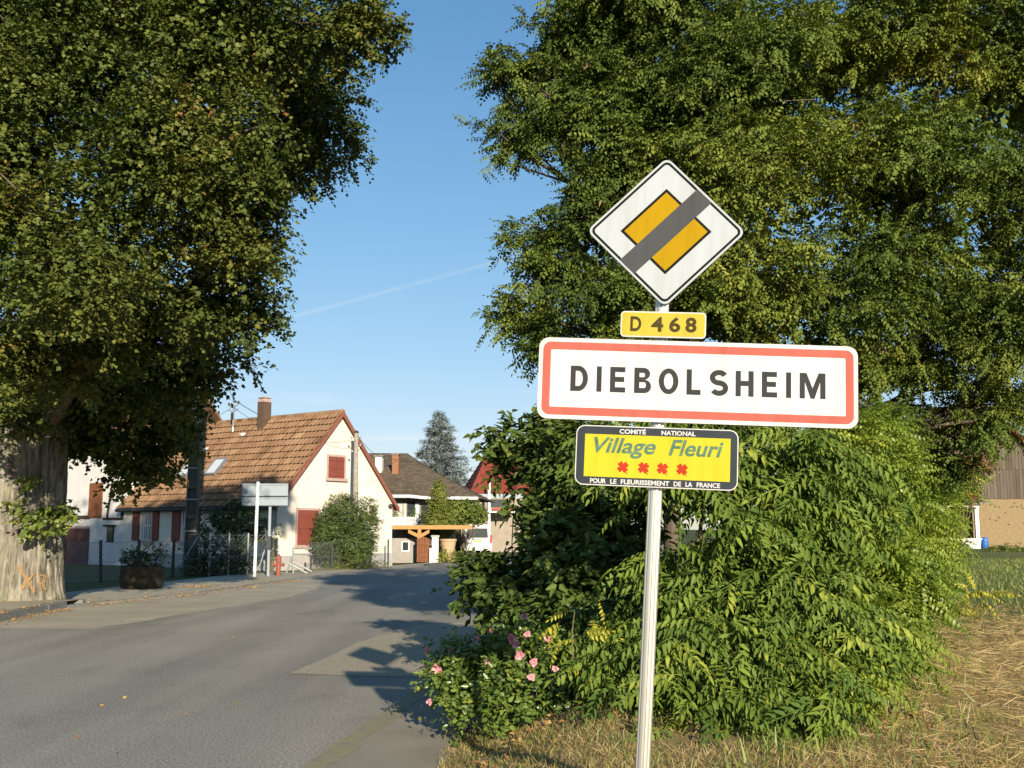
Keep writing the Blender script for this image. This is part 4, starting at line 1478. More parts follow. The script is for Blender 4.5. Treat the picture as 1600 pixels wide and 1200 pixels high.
def course(i, side):
    mb = MB()
    s0, s1 = slen * i / NCRS, slen * (i + 1) / NCRS + .05
    for k in range(ntile):
        y0 = -vo + .02 + k * tw + random.uniform(-.006, .006)
        r = min(1, max(0, random.gauss(.45, .17)))
        lift = random.uniform(0, .010)
        prof = ((0, .045), (.22, .085), (.5, .050), (.80, .040), (.97, .062))
        for (a, ha), (b, hb) in zip(prof[:-1], prof[1:]):
            q = []
            for s, dh in ((s0, .050 + lift), (s1, -.015 + lift)):
                for (f, hh) in ((a, ha), (b, hb)):
                    q.append((s, y0 + f * tw, hh + dh))
            P = []
            for s, yy, hh in q:
                x = ex + s * math.cos(sl) + nx_ * hh
                z = ez + s * math.sin(sl) + nz_ * hh
                P.append((x if side == 0 else W - x, yy, z))
            mb.face([P[0], P[1], P[3], P[2]], r)
            # front edge of the tile
            bt = []
            for (f, hh) in ((a, ha), (b, hb)):
                x = ex + s0 * math.cos(sl) + nx_ * (hh + .034)
                z = ez + s0 * math.sin(sl) + nz_ * (hh + .034)
                bt.append((x if side == 0 else W - x, y0 + f * tw, z))
            mb.face([bt[0], bt[1], P[1], P[0]], r)
    return mb.build('tile_course', M['tile'], roof_o)


for i in range(NCRS):
    course(i, 0)
    course(i, 1)
mb = MB()
nr = 28
for k in range(nr):
    y0 = -vo + k * (L + 2 * vo) / nr
    mb.tube([(W / 2, y0, HR + .02 + random.uniform(0, .012)), (W / 2, y0 + (L + 2 * vo) / nr + .03, HR + .035)], [.125, .11], 10)
mb.build('ridge_tiles', M['tile'], roof_o)
for side in (0, 1):                      # barge boards of the gable
    mb = MB()
    def X(x):
        return x if side == 0 else W - x
    a, c = (X(ex), ez), (X(W / 2), HR)
    mb.hexa([(a[0], -vo - .035, a[1] - .14), (c[0], -vo - .035, c[1] - .16), (c[0], -vo - .002, c[1] - .16), (a[0], -vo - .002, a[1] - .14),
             (a[0], -vo - .035, a[1] + .07), (c[0], -vo - .035, c[1] + .09), (c[0], -vo - .002, c[1] + .09), (a[0], -vo - .002, a[1] + .07)])
    mb.build('barge_board', M['verge_red'], roof_o)
mb = MB()                                # gutter and downpipe
mb.tube([(ex - .03, -vo, ez - .03), (ex - .03, L + vo, ez - .03)], .075, 10)
mb.build('gutter', M['dark_metal'], house)
mb = MB()
mb.tube([(ex - .03, .12, ez - .08), (ex + .1, .12, ez - .22), (-.08, .12, ez - .38), (-.08, .12, .1)], .045, 10)
mb.build('downpipe', M['zinc'], house)


def shutter_pair(x0, x1, z0, z1, nb, axis='g', name='shutter'):
    """closed pair of boarded shutters on the gable (thickness towards -y)"""
    g = MB()
    fr = .09
    for (a, c, e, h_) in ((x0 - fr, x1 + fr, z1, z1 + fr), (x0 - fr, x0, z0, z1), (x1, x1 + fr, z0, z1)):
        g.box((a, -.035, e), (c, -.002, h_))
    wo = g.build('window', M['stone'], house)
    g = MB()
    g.box((x0 - fr - .05, -.12, z0 - .12), (x1 + fr + .05, -.003, z0 - .002))
    g.build('sill', M['stone'], wo)
    xm = (x0 + x1) / 2
    for (a, c) in ((x0 + .01, xm - .01), (xm + .01, x1 - .01)):
        s = MB()
        n = nb
        for k in range(n):
            s.box((a + (c - a) * k / n + .003, -.040, z0 + .01), (a + (c - a) * (k + 1) / n - .003, -.005, z1 - .01))
        for zz in (z0 + (z1 - z0) * .14, z0 + (z1 - z0) * .5, z0 + (z1 - z0) * .86):
            s.box((a + .02, -.060, zz - .045), (c - .02, -.0405, zz + .045))
        s.build('shutter', M['shutter'], wo)


x0, z1 = on_gable(513, 713)
x1, z0 = on_gable(537, 748)
shutter_pair(x0, x1, z0, z1, 4)
x0, z1 = on_gable(465, 797)
x1, z0 = on_gable(496, 851)
shutter_pair(x0, x1, z0, z1, 4)


def side_window(pxl, pxr, pyt, pyb, sh=((209, 221), (241, 250))):
    ya, zt = on_side(pxr, pyt)
    yb, zb = on_side(pxl, pyb)
    g = MB()
    t = .11
    for (a, c, e, h_) in ((ya - t, yb + t, zt, zt + .16), (ya - t, ya, zb, zt), (yb, yb + t, zb, zt)):
        g.box((-.05, a, e), (-.002, c, h_))
    w_ = g.build('window', M['stone'], house)
    g = MB()
    g.box((-.13, ya - .18, zb - .12), (-.003, yb + .18, zb - .002))
    g.build('sill', M['stone'], w_)
    g = MB()
    g.box((-.012, ya, zb), (-.004, yb, zt))
    g.build('pane', M['glass'], w_)
    g = MB()
    for k in range(3):
        yy = ya + (yb - ya) * k / 2
        g.box((-.045, yy - .035, zb), (-.0125, yy + .035, zt))
    for k in range(3):
        zz = zb + (zt - zb) * k / 2
        for s in range(2):
            a, c = ya + (yb - ya) * s / 2 + .036, ya + (yb - ya) * (s + 1) / 2 - .036
            g.box((-.044, a, zz - .025), (-.013, c, zz + .025))
    for k in range(4):
        yy = ya + (yb - ya) * (k + .5) / 4
        g.tube([(-.10, yy, zb), (-.10, yy, zt)], .014, 6)
    g.build('white_bars', M['white_paint'], w_)
    for (pa, pb) in sh:
        a, c = on_side(pb, pyt)[0], on_side(pa, pyt)[0]
        s = MB()
        for k in range(4):
            s.box((-.055, a + (c - a) * k / 4 + .003, zb - .02), (-.012, a + (c - a) * (k + 1) / 4 - .003, zt + .02))
        for zz in (zb + .2, zt - .2):
            s.box((-.075, a + .02, zz - .05), (-.0555, c - .02, zz + .05))
        s.build('shutter', M['shutter'], w_)


side_window(225, 239, 798, 844, ((209, 219.5), (240.5, 250)))
side_window(285, 300, 798, 846, ((270.5, 283), (302, 314)))
# chimney on the ridge
cp = on_plane(422, 652, HC + d2 * (W / 2), d2)
cy = local(house, cp).y
mb = MB()
mb.box((W / 2 - .56, cy - .2, HR - .9), (W / 2 - .12, cy + .2, HR + .72))
ch = mb.build('chimney', M['cladding'], roof_o)
mb = MB()
mb.box((W / 2 - .58, cy - .22, HR + .722), (W / 2 - .10, cy + .22, HR + .78))
mb.box((W / 2 - .52, cy - .16, HR + .782), (W / 2 - .16, cy + .16, HR + .90))
mb.box((W / 2 - .58, cy - .22, HR + .902), (W / 2 - .10, cy + .22, HR + .935))
mb.build('chimney_cap', M['stone'], roof_o)
# roof windows, snow hooks and the service mast
nrm_roof = (d2 * -math.sin(sl) + Vector((0, 0, math.cos(sl))))
rp0 = HC + d2 * ex + Vector((0, 0, ez))


def on_roof(px, py):
    q = local(house, on_plane(px, py, rp0 + nrm_roof * .08, nrm_roof))
    return (q.x - ex) / math.cos(sl), q.y          # slope distance, along


def RPt(s, y, h_):
    return (ex + s * math.cos(sl) + nx_ * h_, y, ez + s * math.sin(sl) + nz_ * h_)


for (px, py) in ((340, 728), (296, 731)):
    s, y = on_roof(px, py)
    a, c, e, g = s - .42, s + .42, y - .30, y + .30
    mb = MB()
    for (a_, c_, e_, g_) in ((a - .07, c + .07, e - .07, e), (a - .07, c + .07, g, g + .07), (a - .07, a, e, g), (c, c + .07, e, g)):
        mb.hexa([RPt(a_, e_, .02), RPt(c_, e_, .02), RPt(c_, g_, .02), RPt(a_, g_, .02), RPt(a_, e_, .19), RPt(c_, e_, .19), RPt(c_, g_, .19), RPt(a_, g_, .19)])
    fo = mb.build('roof_window', M['zinc'], roof_o)
    mb = MB()
    mb.hexa([RPt(a, e, .12), RPt(c, e, .12), RPt(c, g, .12), RPt(a, g, .12), RPt(a, e, .15), RPt(c, e, .15), RPt(c, g, .15), RPt(a, g, .15)])
    mb.build('roof_pane', M['roof_glass'], roof_o)
for (px, py) in ((324, 700), (381, 677)):
    s, y = on_roof(px, py)
    mb = MB()
    mb.hexa([RPt(s - .1, y - .1, .09), RPt(s + .1, y - .1, .06), RPt(s + .1, y + .1, .06), RPt(s - .1, y + .1, .09), RPt(s - .08, y - .06, .22), RPt(s + .1, y - .08, .10), RPt(s + .1, y + .08, .10), RPt(s - .08, y + .06, .22)])
    mb.build('roof_vent', M['white_paint'], roof_o)
s, y = on_roof(365, 672)
foot = Vector(RPt(s, y, .06))
mtop = local(house, at(366, 621, (HC + d2 * foot.x + d1 * foot.y).y))
mb = MB()
mb.tube([foot, (foot.x, foot.y, mtop.z)], .04, 8)
mb.lathe([(.10, 0), (.07, .12), (.05, .22)], (foot.x, foot.y, foot.z), 10)
for zz in (.35, .55):
    mb.tube([(foot.x - .1, foot.y - .45, mtop.z - zz), (foot.x, foot.y, mtop.z - zz - .12), (foot.x + .1, foot.y + .45, mtop.z - zz)], .018, 6)
mast = mb.build('service_mast', M['zinc'], roof_o)
mb = MB()
for dy, zz in ((-.45, .33), (.45, .33), (-.1, .1), (.1, .55)):
    mb.lathe([(.03, 0), (.05, .03), (.05, .09), (.025, .13)], (foot.x + (.1 if dy > 0 else -.1), foot.y + dy, mtop.z - zz), 8)
mb.box((foot.x - .09, foot.y - .07, mtop.z - 1.0), (foot.x - .04, foot.y + .07, mtop.z - .7))
mb.build('insulator', M['dark_metal'], roof_o)
mb = MB()
x, z = on_gable(607, 791)
mb.lathe([(.05, -.07), (.09, -.03), (.09, .06), (.05, .1)], (x, -.14, z), 10)
mb.box((x - .03, -.12, z - .03), (x + .03, -.002, z + .03))
mb.build('wall_lamp', M['dark_metal'], house)

mast_w = HC + d2 * foot.x + d1 * foot.y + Vector((0, 0, mtop.z))


def cable(name, a, b, sag, label, r=.012):
    a, b = Vector(a), Vector(b)
    mb = MB()
    mb.tube([a.lerp(b, k / 14) - Vector((0, 0, sag * 4 * (k / 14) * (1 - k / 14))) for k in range(15)], r, 5)
    return tag(mb.build(name, M['wire']), label, 'cable', 'overhead cables')


# ------------------------------------------------------------------ half-timbered building that adjoins on the left
tim = thing('half_timbered_barn', 'white half-timbered building with brown barn door behind the lime trunk', 'building', HC, HA)
mb = MB()
LB2 = L + 9.5
mb.box((.12, L + .005, -.1), (5.6, LB2, 5.6))
mb.build('wall', M['white_render'], tim)


def on_tim(px, py):
    q = local(house, on_plane(px, py, HC + d2 * .12, d2))
    return q.y, q.z


def tpart(name, px0, py0, px1, py1, mat, t0=.002, t1=.06):
    ya, za = on_tim(px1, py1)
    yb, zb = on_tim(px0, py0)
    mb = MB()
    mb.box((.12 - t1, ya, za), (.12 - t0, yb, zb))
    return mb.build(name, mat, tim)


tpart('beam', 90, 806, 141, 810.5, M['dark_timber'])
tpart('beam', 162, 809, 191, 812, M['dark_timber'])
tpart('beam', 191.5, 775, 194, 812, M['dark_timber'])
ya, za = on_tim(168, 809)
yb, zb = on_tim(176, 772)
mb = MB()
mb.hexa([(.06, ya + .05, za), (.118, ya + .05, za), (.118, ya - .05, za), (.06, ya - .05, za), (.06, yb + .05, zb + .6), (.118, yb + .05, zb + .6), (.118, yb - .05, zb + .6), (.06, yb - .05, zb + .6)])
mb.build('brace', M['dark_timber'], tim)
hd = tpart('hatch', 142, 755, 159, 809, M['rust_door'], .002, .05)
ya, za = on_tim(159, 809)
yb, zb = on_tim(142, 755)
for k in range(5):
    mb = MB()
    a = ya + (yb - ya) * k / 5
    mb.box((.12 - .072, a + .01, za + .02), (.12 - .052, a + (yb - ya) / 5 - .01, zb - .02))
    mb.build('board', M['rust_door'], hd)
gd = tpart('barn_door', 97, 826, 137.5, 883, M['brown_door'], .002, .05)
ya, za = on_tim(137.5, 883)
yb, zb = on_tim(97, 826)
for k in range(8):
    mb = MB()
    a = ya + (yb - ya) * k / 8
    mb.box((.12 - .072, a + .008, za + .02), (.12 - .052, a + (yb - ya) / 8 - .008, zb - .02))
    mb.build('board', M['brown_door'], gd)
tpart('door_lintel', 93, 822, 141, 825.5, M['stone'], .002, .07)
nw_ = tpart('narrow_window', 168.5, 823, 177.5, 847, M['dark_timber'], .002, .04)
tpart('window_ledge', 165, 820, 182, 822.5, M['dark_timber'], .002, .16)
ya, za = on_tim(176.5, 846)
yb, zb = on_tim(169.5, 824)
mb = MB()
mb.box((.12 - .05, ya, za), (.12 - .042, yb, zb))
mb.build('pane', M['glass'], nw_)
tpart('plinth', 88, 880, 190, 892, M['plinth'], .001, .03)
mb = MB()
mb.hexa([(-.3, L - .3, 5.3), (2.9, L - .3, 9.2), (2.9, LB2 + .3, 9.2), (-.3, LB2 + .3, 5.3), (-.3, L - .3, 5.45), (2.9, L - .3, 9.35), (2.9, LB2 + .3, 9.35), (-.3, LB2 + .3, 5.45)])
mb.hexa([(6.1, L - .3, 5.3), (2.9, L - .3, 9.2), (2.9, LB2 + .3, 9.2), (6.1, LB2 + .3, 5.3), (6.1, L - .3, 5.45), (2.9, L - .3, 9.35), (2.9, LB2 + .3, 9.35), (6.1, LB2 + .3, 5.45)])
mb.prism([(.12, L + .01, 5.6), (5.6, L + .01, 5.6), (2.9, L + .01, 9.1)], (0, .15, 0))
mb.build('roof', M['tile'], tim)

# boarded gable behind the ridge
q0 = at(326, 636, 56)
brd = thing('boarded_barn', 'grey boarded barn gable with dark roof edge rising behind the tiled ridge', 'barn', (q0.x, 56, 0), R(12))
ap = Vector((-1.1, 0, at(300, 611, 56).z))
hw, hz = 4.2, ap.z - 4.6
for k in range(14):
    mb = MB()
    x0 = -1.1 - hw + k * (2 * hw / 14)
    x1 = x0 + 2 * hw / 14 - .02
    zt = [ap.z - abs(x - ap.x) * (4.6 / hw) for x in (x0, x1)]
    mb.hexa([(x0, 0, 0), (x1, 0, 0), (x1, .06, 0), (x0, .06, 0), (x0, 0, zt[0]), (x1, 0, zt[1]), (x1, .06, zt[1]), (x0, .06, zt[0])])
    mb.build('board', M['grey_boards'], brd)
mb = MB()
for s in (-1, 1):
    a, c = Vector((ap.x + s * (hw + .4), 0, ap.z - 4.6 * (hw + .4) / hw + .1)), Vector((ap.x, 0, ap.z + .1))
    mb.hexa([(a.x, -.5, a.z), (c.x, -.5, c.z), (c.x, 7, c.z), (a.x, 7, a.z), (a.x, -.5, a.z + .22), (c.x, -.5, c.z + .22), (c.x, 7, c.z + .22), (a.x, 7, a.z + .22)])
mb.build('roof', M['brown_tile'], brd)

# ------------------------------------------------------------------ poles, street furniture in front of the house
# concrete ladder pole
PB = at(297, 880, 37.5)
pole = thing('utility_pole', 'tall dark concrete utility pole with recessed panels in front of the house', 'pole', (PB.x, 37.5, 0), R(6))
Hh = 11.5


def pw(z):
    return .215 - .0085 * z


mb = MB()
for s in (-1, 1):                        # two flanges
    mb.hexa([(s * pw(0) - .05 * s, -.20, -.1), (s * pw(0), -.20, -.1), (s * pw(0), .20, -.1), (s * pw(0) - .05 * s, .20, -.1),
             (s * pw(Hh) - .04 * s, -.10, Hh), (s * pw(Hh), -.10, Hh), (s * pw(Hh), .10, Hh), (s * pw(Hh) - .04 * s, .10, Hh)])
mb.build('flange', M['concrete'], pole)
mb = MB()
mb.hexa([(-pw(0) + .05, -.04, -.1), (pw(0) - .05, -.04, -.1), (pw(0) - .05, .04, -.1), (-pw(0) + .05, .04, -.1), (-pw(Hh) + .04, -.03, Hh), (pw(Hh) - .04, -.03, Hh), (pw(Hh) - .04, .03, Hh), (-pw(Hh) + .04, .03, Hh)])
mb.build('web', M['concrete'], pole)
z = .9
while z < Hh - .3:
    mb = MB()
    dd = .17 - .007 * z
    mb.box((-pw(z) + .052, -dd, z), (pw(z) - .052, -.042, z + .14))
    mb.build('rib', M['concrete'], pole)
    z += 1.05
for z in (1.5, 2.6, 3.7, 4.6, 5.5):      # steel bands
    mb = MB()
    mb.box((-pw(z) - .012, -.22, z), (pw(z) + .012, -.20, z + .035))
    mb.build('steel_band', M['zinc'], pole)
pole_top = Vector((PB.x, 37.5, 9.6))
cable('overhead_cable', pole_top, mast_w + Vector((0, 0, -.1)), .25, 'thick black cable dropping from the concrete pole to the roof mast')
q = on_plane(418, 652, HC + d2 * (W / 2 + .6), d2)
cable('overhead_cable', mast_w + Vector((0, 0, -.1)), at(470, 673, 62), .2, 'upper black cable from the roof mast running behind the chimney', .016)
cable('overhead_cable', mast_w + Vector((0, 0, -.45)), at(440, 676, 60), .15, 'lower thin cable from the roof mast to behind the ridge', .010)
cable('overhead_cable', mast_w + Vector((0, 0, -.4)), at(240, 690, 44), .2, 'thin cable running left from the roof mast into the lime crown', .010)

# wooden telephone pole beside the gable
WP = gnd(554, 888)
wpole = thing('telephone_pole', 'slim grey wooden telephone pole standing before the gable', 'pole', WP)
zt = at(552.5, 676, WP.y).z
mb = MB()
mb.tube([(0, 0, -.1), (-.02, 0, zt * .5), (-.04, 0, zt)], [.125, .11, .09], 12)
mb.build('shaft', M['pole_wood'], wpole)
mb = MB()
mb.lathe([(.10, zt - .02), (.11, zt + .03), (.02, zt + .10)], (-.04, 0, 0), 12)
mb.build('cap', M['dark_metal'], wpole)
for k, (dx, dz) in enumerate(((-.18, .25), (.18, .25), (.18, .55), (-.16, .8))):
    mb = MB()
    mb.tube([(-.04, -.05, zt - dz), (-.04 + dx, -.06, zt - dz)], .012, 6)
    mb.lathe([(.02, -.02), (.04, 0), (.04, .06), (.02, .09)], (-.04 + dx, -.06, zt - dz), 8)
    mb.build('insulator', M['zinc'], wpole)
gx, gz = on_gable(505, 691)
ga = HC + d2 * gx - d1 * .02 + Vector((0, 0, gz))
cable('overhead_cable', WP + Vector((-.2, -.06, zt - .3)), ga, .06, 'thin cable from the wooden pole to the gable wall', .009)
cable('overhead_cable', WP + Vector((.16, -.06, zt - .3)), at(607, 712, 59), .3, 'thin cable from the wooden pole to the brown-roofed house', .010)
cable('overhead_cable', at(611, 717, 60), at(745, 712, 78), .3, 'far cable sagging in front of the blue cedar', .012)

# direction sign seen from behind
SP_ = gnd(398, 902)
ds = thing('direction_sign', 'grey back of a two-board direction sign on white posts', 'road sign', SP_)
Yd = SP_.y
zt = at(398, 753, Yd).z
mb = MB()
mb.tube([(0, -.06, -.1), (.02, -.06, zt)], .055, 12)
mb.build('post', M['white_paint'], ds)
x2 = at(419, 850, Yd).x - SP_.x
mb = MB()
mb.tube([(x2, .12, -.1), (x2, .12, at(419, 780, Yd).z)], .05, 12)
mb.build('post', M['sign_back'], ds)
xa, xb = at(378, 770, Yd).x - SP_.x, at(450, 770, Yd).x - SP_.x
for (pt, pb) in ((755.5, 775.5), (777, 790.5)):
    za, zb = at(398, pb, Yd).z, at(398, pt, Yd).z
    mb = MB()
    mb.box((xa, 0, za), (xb, .03, zb))
    bd = bevel(mb.build('board', M['sign_back'], ds), .01)
    mb = MB()
    for z in (za + .02, zb - .05):
        mb.box((xa + .02, -.028, z), (xb - .02, -.002, z + .03))
    mb.build('rail', M['sign_back'], bd)
mb = MB()
mb.box((x2 - .07, .05, .9), (x2 + .07, .20, 1.35))
mb.build('junction_box', M['dark_metal'], ds)

# fire hydrant
HP = gnd(434.5, 901)
hyd = thing('fire_hydrant', 'faded red fire hydrant by the house corner', 'hydrant', HP)
hyd.scale = (.86, .86, .86)
mb = MB()
mb.lathe([(.15, -.03), (.15, .03), (.095, .05), (.095, .55), (.115, .57), (.115, .62), (.10, .66)], n=16)
mb.build('barrel', M['hydrant'], hyd)
mb = MB()
mb.lathe([(.115, .66), (.115, .74), (.08, .80), (.04, .82), (.04, .87), (.03, .88)], n=16)
mb.build('bonnet', M['hydrant'], hyd)
for s in (-1, 1):
    mb = MB()
    mb.tube([(s * .08, -.02, .46), (s * .17, -.03, .46), (s * .20, -.03, .46), (s * .23, -.03, .46)], [.055, .055, .075, .07], 12)
    mb.build('outlet', M['hydrant'], hyd)

# planter on the pavement
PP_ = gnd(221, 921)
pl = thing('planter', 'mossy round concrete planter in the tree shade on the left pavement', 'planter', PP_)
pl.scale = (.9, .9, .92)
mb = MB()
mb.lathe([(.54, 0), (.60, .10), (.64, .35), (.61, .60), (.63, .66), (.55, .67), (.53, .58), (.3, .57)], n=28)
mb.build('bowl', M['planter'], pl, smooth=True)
PLL = [(np.array(PP_) + np.array((x, y, z)), np.array((r, r * .8, h_)), 1) for x, y, z, r, h_ in ((-.2, 0, .85, .36, .25), (.25, .0, .9, .36, .28), (0, -.1, .8, .5, .2), (.42, 0, 1.05, .16, .26), (-.38, 0, .95, .16, .18))]
p, o = sample_lobes(PLL, 240, .3, 1.05)
pos, d, nn, tr = twigs(p, o, 10, .22, .2, .4, .5, .4)
scatter('foliage', ovate4(.5), pos - np.array(PP_), frames(d, nn), rng.uniform(.05, .10, len(pos)), M['dark_leaf'], pl)


# chain-link fences
def fence(label, a, b, h_, npost, mat, lean=False, mesh=.14, group=None):
    a, b = Vector(a), Vector(b)
    f = thing('wire_fence', label, 'fence', a, 0, group)
    u = b - a
    mb = MB()
    Lf = u.length
    n = int((Lf + h_) / mesh)
    un = u.normalized()
    for k in range(n):
        for s in (1, -1):
            p0 = k * mesh if s == 1 else k * mesh - h_
            q0, q1 = (p0 - h_, p0) if s == 1 else (p0 + h_, p0)
            # from (q0, z=0) to (q1, z=h)
            za, zb_, xa_, xb_ = 0, h_, q0, q1
            if xa_ < 0:
                za = h_ * (0 - xa_) / (xb_ - xa_)
                xa_ = 0
            if xb_ < 0 or xa_ > Lf:
                continue
            if xb_ > Lf:
                zb_ = h_ * (Lf - q0) / (q1 - q0)
                xb_ = Lf
            if xa_ == xb_ and za == zb_:
                continue
            if xa_ > Lf or xa_ < 0 or not (0 <= zb_ <= h_ + .01):
                continue
            mb.tube([un * xa_ + Vector((0, 0, za + .03)), un * xb_ + Vector((0, 0, zb_ + .03))], .0035, 3, False)
    for zz in (.05, h_ * .5, h_ + .03):
        mb.tube([Vector((0, 0, zz)), u + Vector((0, 0, zz))], .006, 4, False)
    tag(mb.build('wire_mesh', M['galv'], f), kind='stuff')
    for k in range(npost):
        p = u * (k / (npost - 1))
        mb = MB()
        ln = random.uniform(-.08, .08) if lean else 0
        mb.tube([p + Vector((0, .03, -.2)), p + Vector((ln, .03, h_ + .1))], .035 if not lean else .05, 8)
        mb.build('post', mat, f)
    return f


fa, fb = gnd(94, 912), gnd(318, 899)
fence('old wire fence with dark leaning posts before the shaded lawn', fa, fb, 1.15, 5, M['dark_timber'], True)
fence('chain-link fence between the dark shrub and the hydrant', gnd(326, 900), gnd(415, 899), 1.35, 4, M['galv'])
fence('low chain-link fence in front of the gable', gnd(485, 894), gnd(606, 885.5), 1.05, 5, M['dark_metal'])
# slanted stays in front of the dark shrub
st = thing('fence_stay', 'two grey slanted stays crossing before the dark shrub', 'stay', gnd(300, 899))
for (a, c) in (((276, 893), (312, 835)), ((309, 833), (330, 885)), ((404, 890), (414, 858))):
    mb = MB()
    Yk = gnd(300, 899).y - .15
    mb.tube([at(*a, Yk) - gnd(300, 899), at(*c, Yk) - gnd(300, 899)], .025, 6)
    mb.build('stay', M['galv'], st)
# tube gate beside the hydrant
gr = gnd(458, 897)
gate = thing('tube_gate', 'grey tubular gate frame with slanted rails right of the hydrant', 'gate', gr)
Yg = gr.y
for pts_ in (((458, 897), (458, 857), (487, 857)), ((458, 866), (487, 866)), ((447, 897), (456, 872)), ((450, 880), (480, 896)), ((458, 878), (487, 893))):
    mb = MB()
    mb.tube([at(*q_, Yg) - gr for q_ in pts_], .035, 8)
    mb.build('tube', M['galv'], gate)


def foliage_thing(name, label, cat, lobes, n, per, tw, mat, tmpl, smin, smax, group=None, stem_m='stem', base=None, zmin=.02, lo=.4):
    c = np.mean([l[0] for l in lobes], 0)
    b = Vector(base) if base is not None else Vector((c[0], c[1], 0))
    t = thing(name, label, cat, b, 0, group)
    mb = MB()
    for c, q, w in lobes:
        for _ in range(3):
            limb(mb, (random.uniform(-.1, .1), random.uniform(-.1, .1), -.05), Vector(c) - b + Vector([random.uniform(-.5, .5) * k for k in q]), .03, .008, .06, 5, 5)
    tag(mb.build('stem', M[stem_m], t), kind='stuff')
    p, o = sample_lobes(lobes, n, lo, 1.06, zmin)
    pos, d, nn, tr = twigs(p, o, per, tw, .25, .3, .5, .4)
    patch = np.array([mnoise.noise(Vector(q) * 1.3) for q in p])
    rn = np.clip(.45 + .5 * np.repeat(patch, per) + .3 * (tr - .5) + rng.normal(size=len(tr)) * .1, 0, 1)
    scatter('foliage', tmpl, pos - np.array(b), frames(d, nn), rng.uniform(smin, smax, len(pos)), M[mat], t, rn)
    return t


def lb(args):
    return [lobe(*a) for a in args]


foliage_thing('dark_shrub', 'big dark shrub behind the wire fence at the foot of the concrete pole', 'shrub', lb(((340, 870, 37.3, 45, 36, .9), (310, 890, 37, 30, 18, .7), (372, 880, 37.3, 22, 22, .7))), 520, 9, .3, 'dark_leaf', ovate4(.5), .08, .14)
foliage_thing('climbing_shrub', 'tall purple-dark shrub against the house wall right of the concrete pole', 'shrub', lb(((330, 820, 40, 24, 22, .7), (360, 815, 39.6, 26, 26, .7), (385, 820, 39.3, 20, 32, .7), (375, 800, 39.4, 12, 18, .5), (400, 825, 39.2, 12, 22, .5))), 480, 9, .32, 'dark_leaf', ovate4(.5), .09, .15)
foliage_thing('juniper', 'bushy dark green conifer half hiding the gable window', 'conifer', lb(((513, 825, 42.3, 17, 34, .7), (538, 795, 42.5, 22, 22, .8), (540, 845, 42.3, 36, 30, 1.0), (574, 820, 42.7, 13, 40, .6), (508, 850, 42.2, 14, 22, .6), (560, 868, 42.2, 20, 16, .6))), 2500, 12, .26, 'conifer', kite(.24, .02), .08, .16, base=gnd(543, 887))
foliage_thing('climber', 'sparse climbing plant beside the downpipe', 'climber', lb(((430, 840, 39.0, 6, 30, .2), (423, 870, 38.8, 7, 20, .2))), 26, 5, .25, 'hedge', ovate4(.6), .06, .10)
foliage_thing('weed_strip', 'strip of green weeds along the foot of the gable fence', 'weeds', lb(((520, 888, 41.5, 30, 5, .4), (560, 886, 42.5, 30, 5, .4), (470, 896, 39.8, 28, 3, .3), (590, 884, 44, 20, 4, .4))), 300, 7, .18, 'hedge', kite(.18), .08, .18)

# ------------------------------------------------------------------ the brown-roofed house and its carport
BY = 58.0
BH = at(640, 870, BY)
bh = thing('brown_roofed_house', 'low house with dark brown hipped roof, chimneys and a white balcony rail', 'house', (BH.x, BY, 0), R(-4))


def bl(px, py, dy=0.0):
    q = at(px, py, BY + dy) - Vector((BH.x, BY, 0))
    return Vector((q.x, dy, q.z))


mb = MB()
a, c = bl(560, 870, .4), bl(702, 870, .4)
zt = bl(640, 777).z
mb.box((a.x, .6, -.1), (c.x, 9, zt))
mb.build('wall', M['eave_shaded_render'], bh)


def slope(mb, e0, e1, r1, r0, nr_, nc_):          # tiled slope: e0-e1 eaves, r0-r1 ridge, small tile slabs in courses
    for i in range(nr_):
        for k in range(nc_):
            def pt(u, v):
                return e0.lerp(e1, u).lerp(r0.lerp(r1, u), v)
            u0, u1, v0, v1 = k / nc_, (k + 1) / nc_, i / nr_, (i + 1) / nr_
            lift = Vector((0, -.02, .05))
            mb.face([pt(u0, v0) + lift, pt(u1, v0) + lift, pt(u1, v1), pt(u0, v1)])
            mb.face([pt(u0, v0), pt(u1, v0), pt(u1, v0) + lift, pt(u0, v0) + lift])


mb = MB()
el, er = bl(548, 773, -.2), bl(752, 779, -.2)
rl, rr_ = bl(560, 727, 4.5), bl(650, 727, 4.5)
slope(mb, el, er, rr_, rl, 16, 44)
rb = Vector((er.x, 9.2, er.z))
slope(mb, er, rb, rr_ + Vector((0, .3, 0)), rr_, 16, 24)
mb.face([Vector((el.x, 9.2, el.z)), rb, rr_ + Vector((0, .3, 0)), rl + Vector((0, .3, 0))])
rf = mb.build('roof', M['brown_tile'], bh)
mb = MB()
e2l, e2r = bl(575, 729, 4.9), bl(648, 727, 4.9)
r2l, r2r = bl(560, 707.5, 8.0), bl(622, 708, 8.0)
slope(mb, e2l, e2r, r2r, r2l, 7, 24)
mb.face([e2r, e2r + Vector((0, 5, 0)), r2r])
mb.face([e2l + Vector((0, 5, 0)), e2r + Vector((0, 5, 0)), r2r, r2l])
mb.build('upper_roof', M['brown_tile'], bh)
mb = MB()
g0, g1 = bl(614, 775.5, -.3), bl(748, 779, -.3)
mb.tube([g0, bl(640, 775.5, -.3), bl(665, 778, -.3), g1], .09, 8)
mb.build('gutter', M['white_paint'], bh)
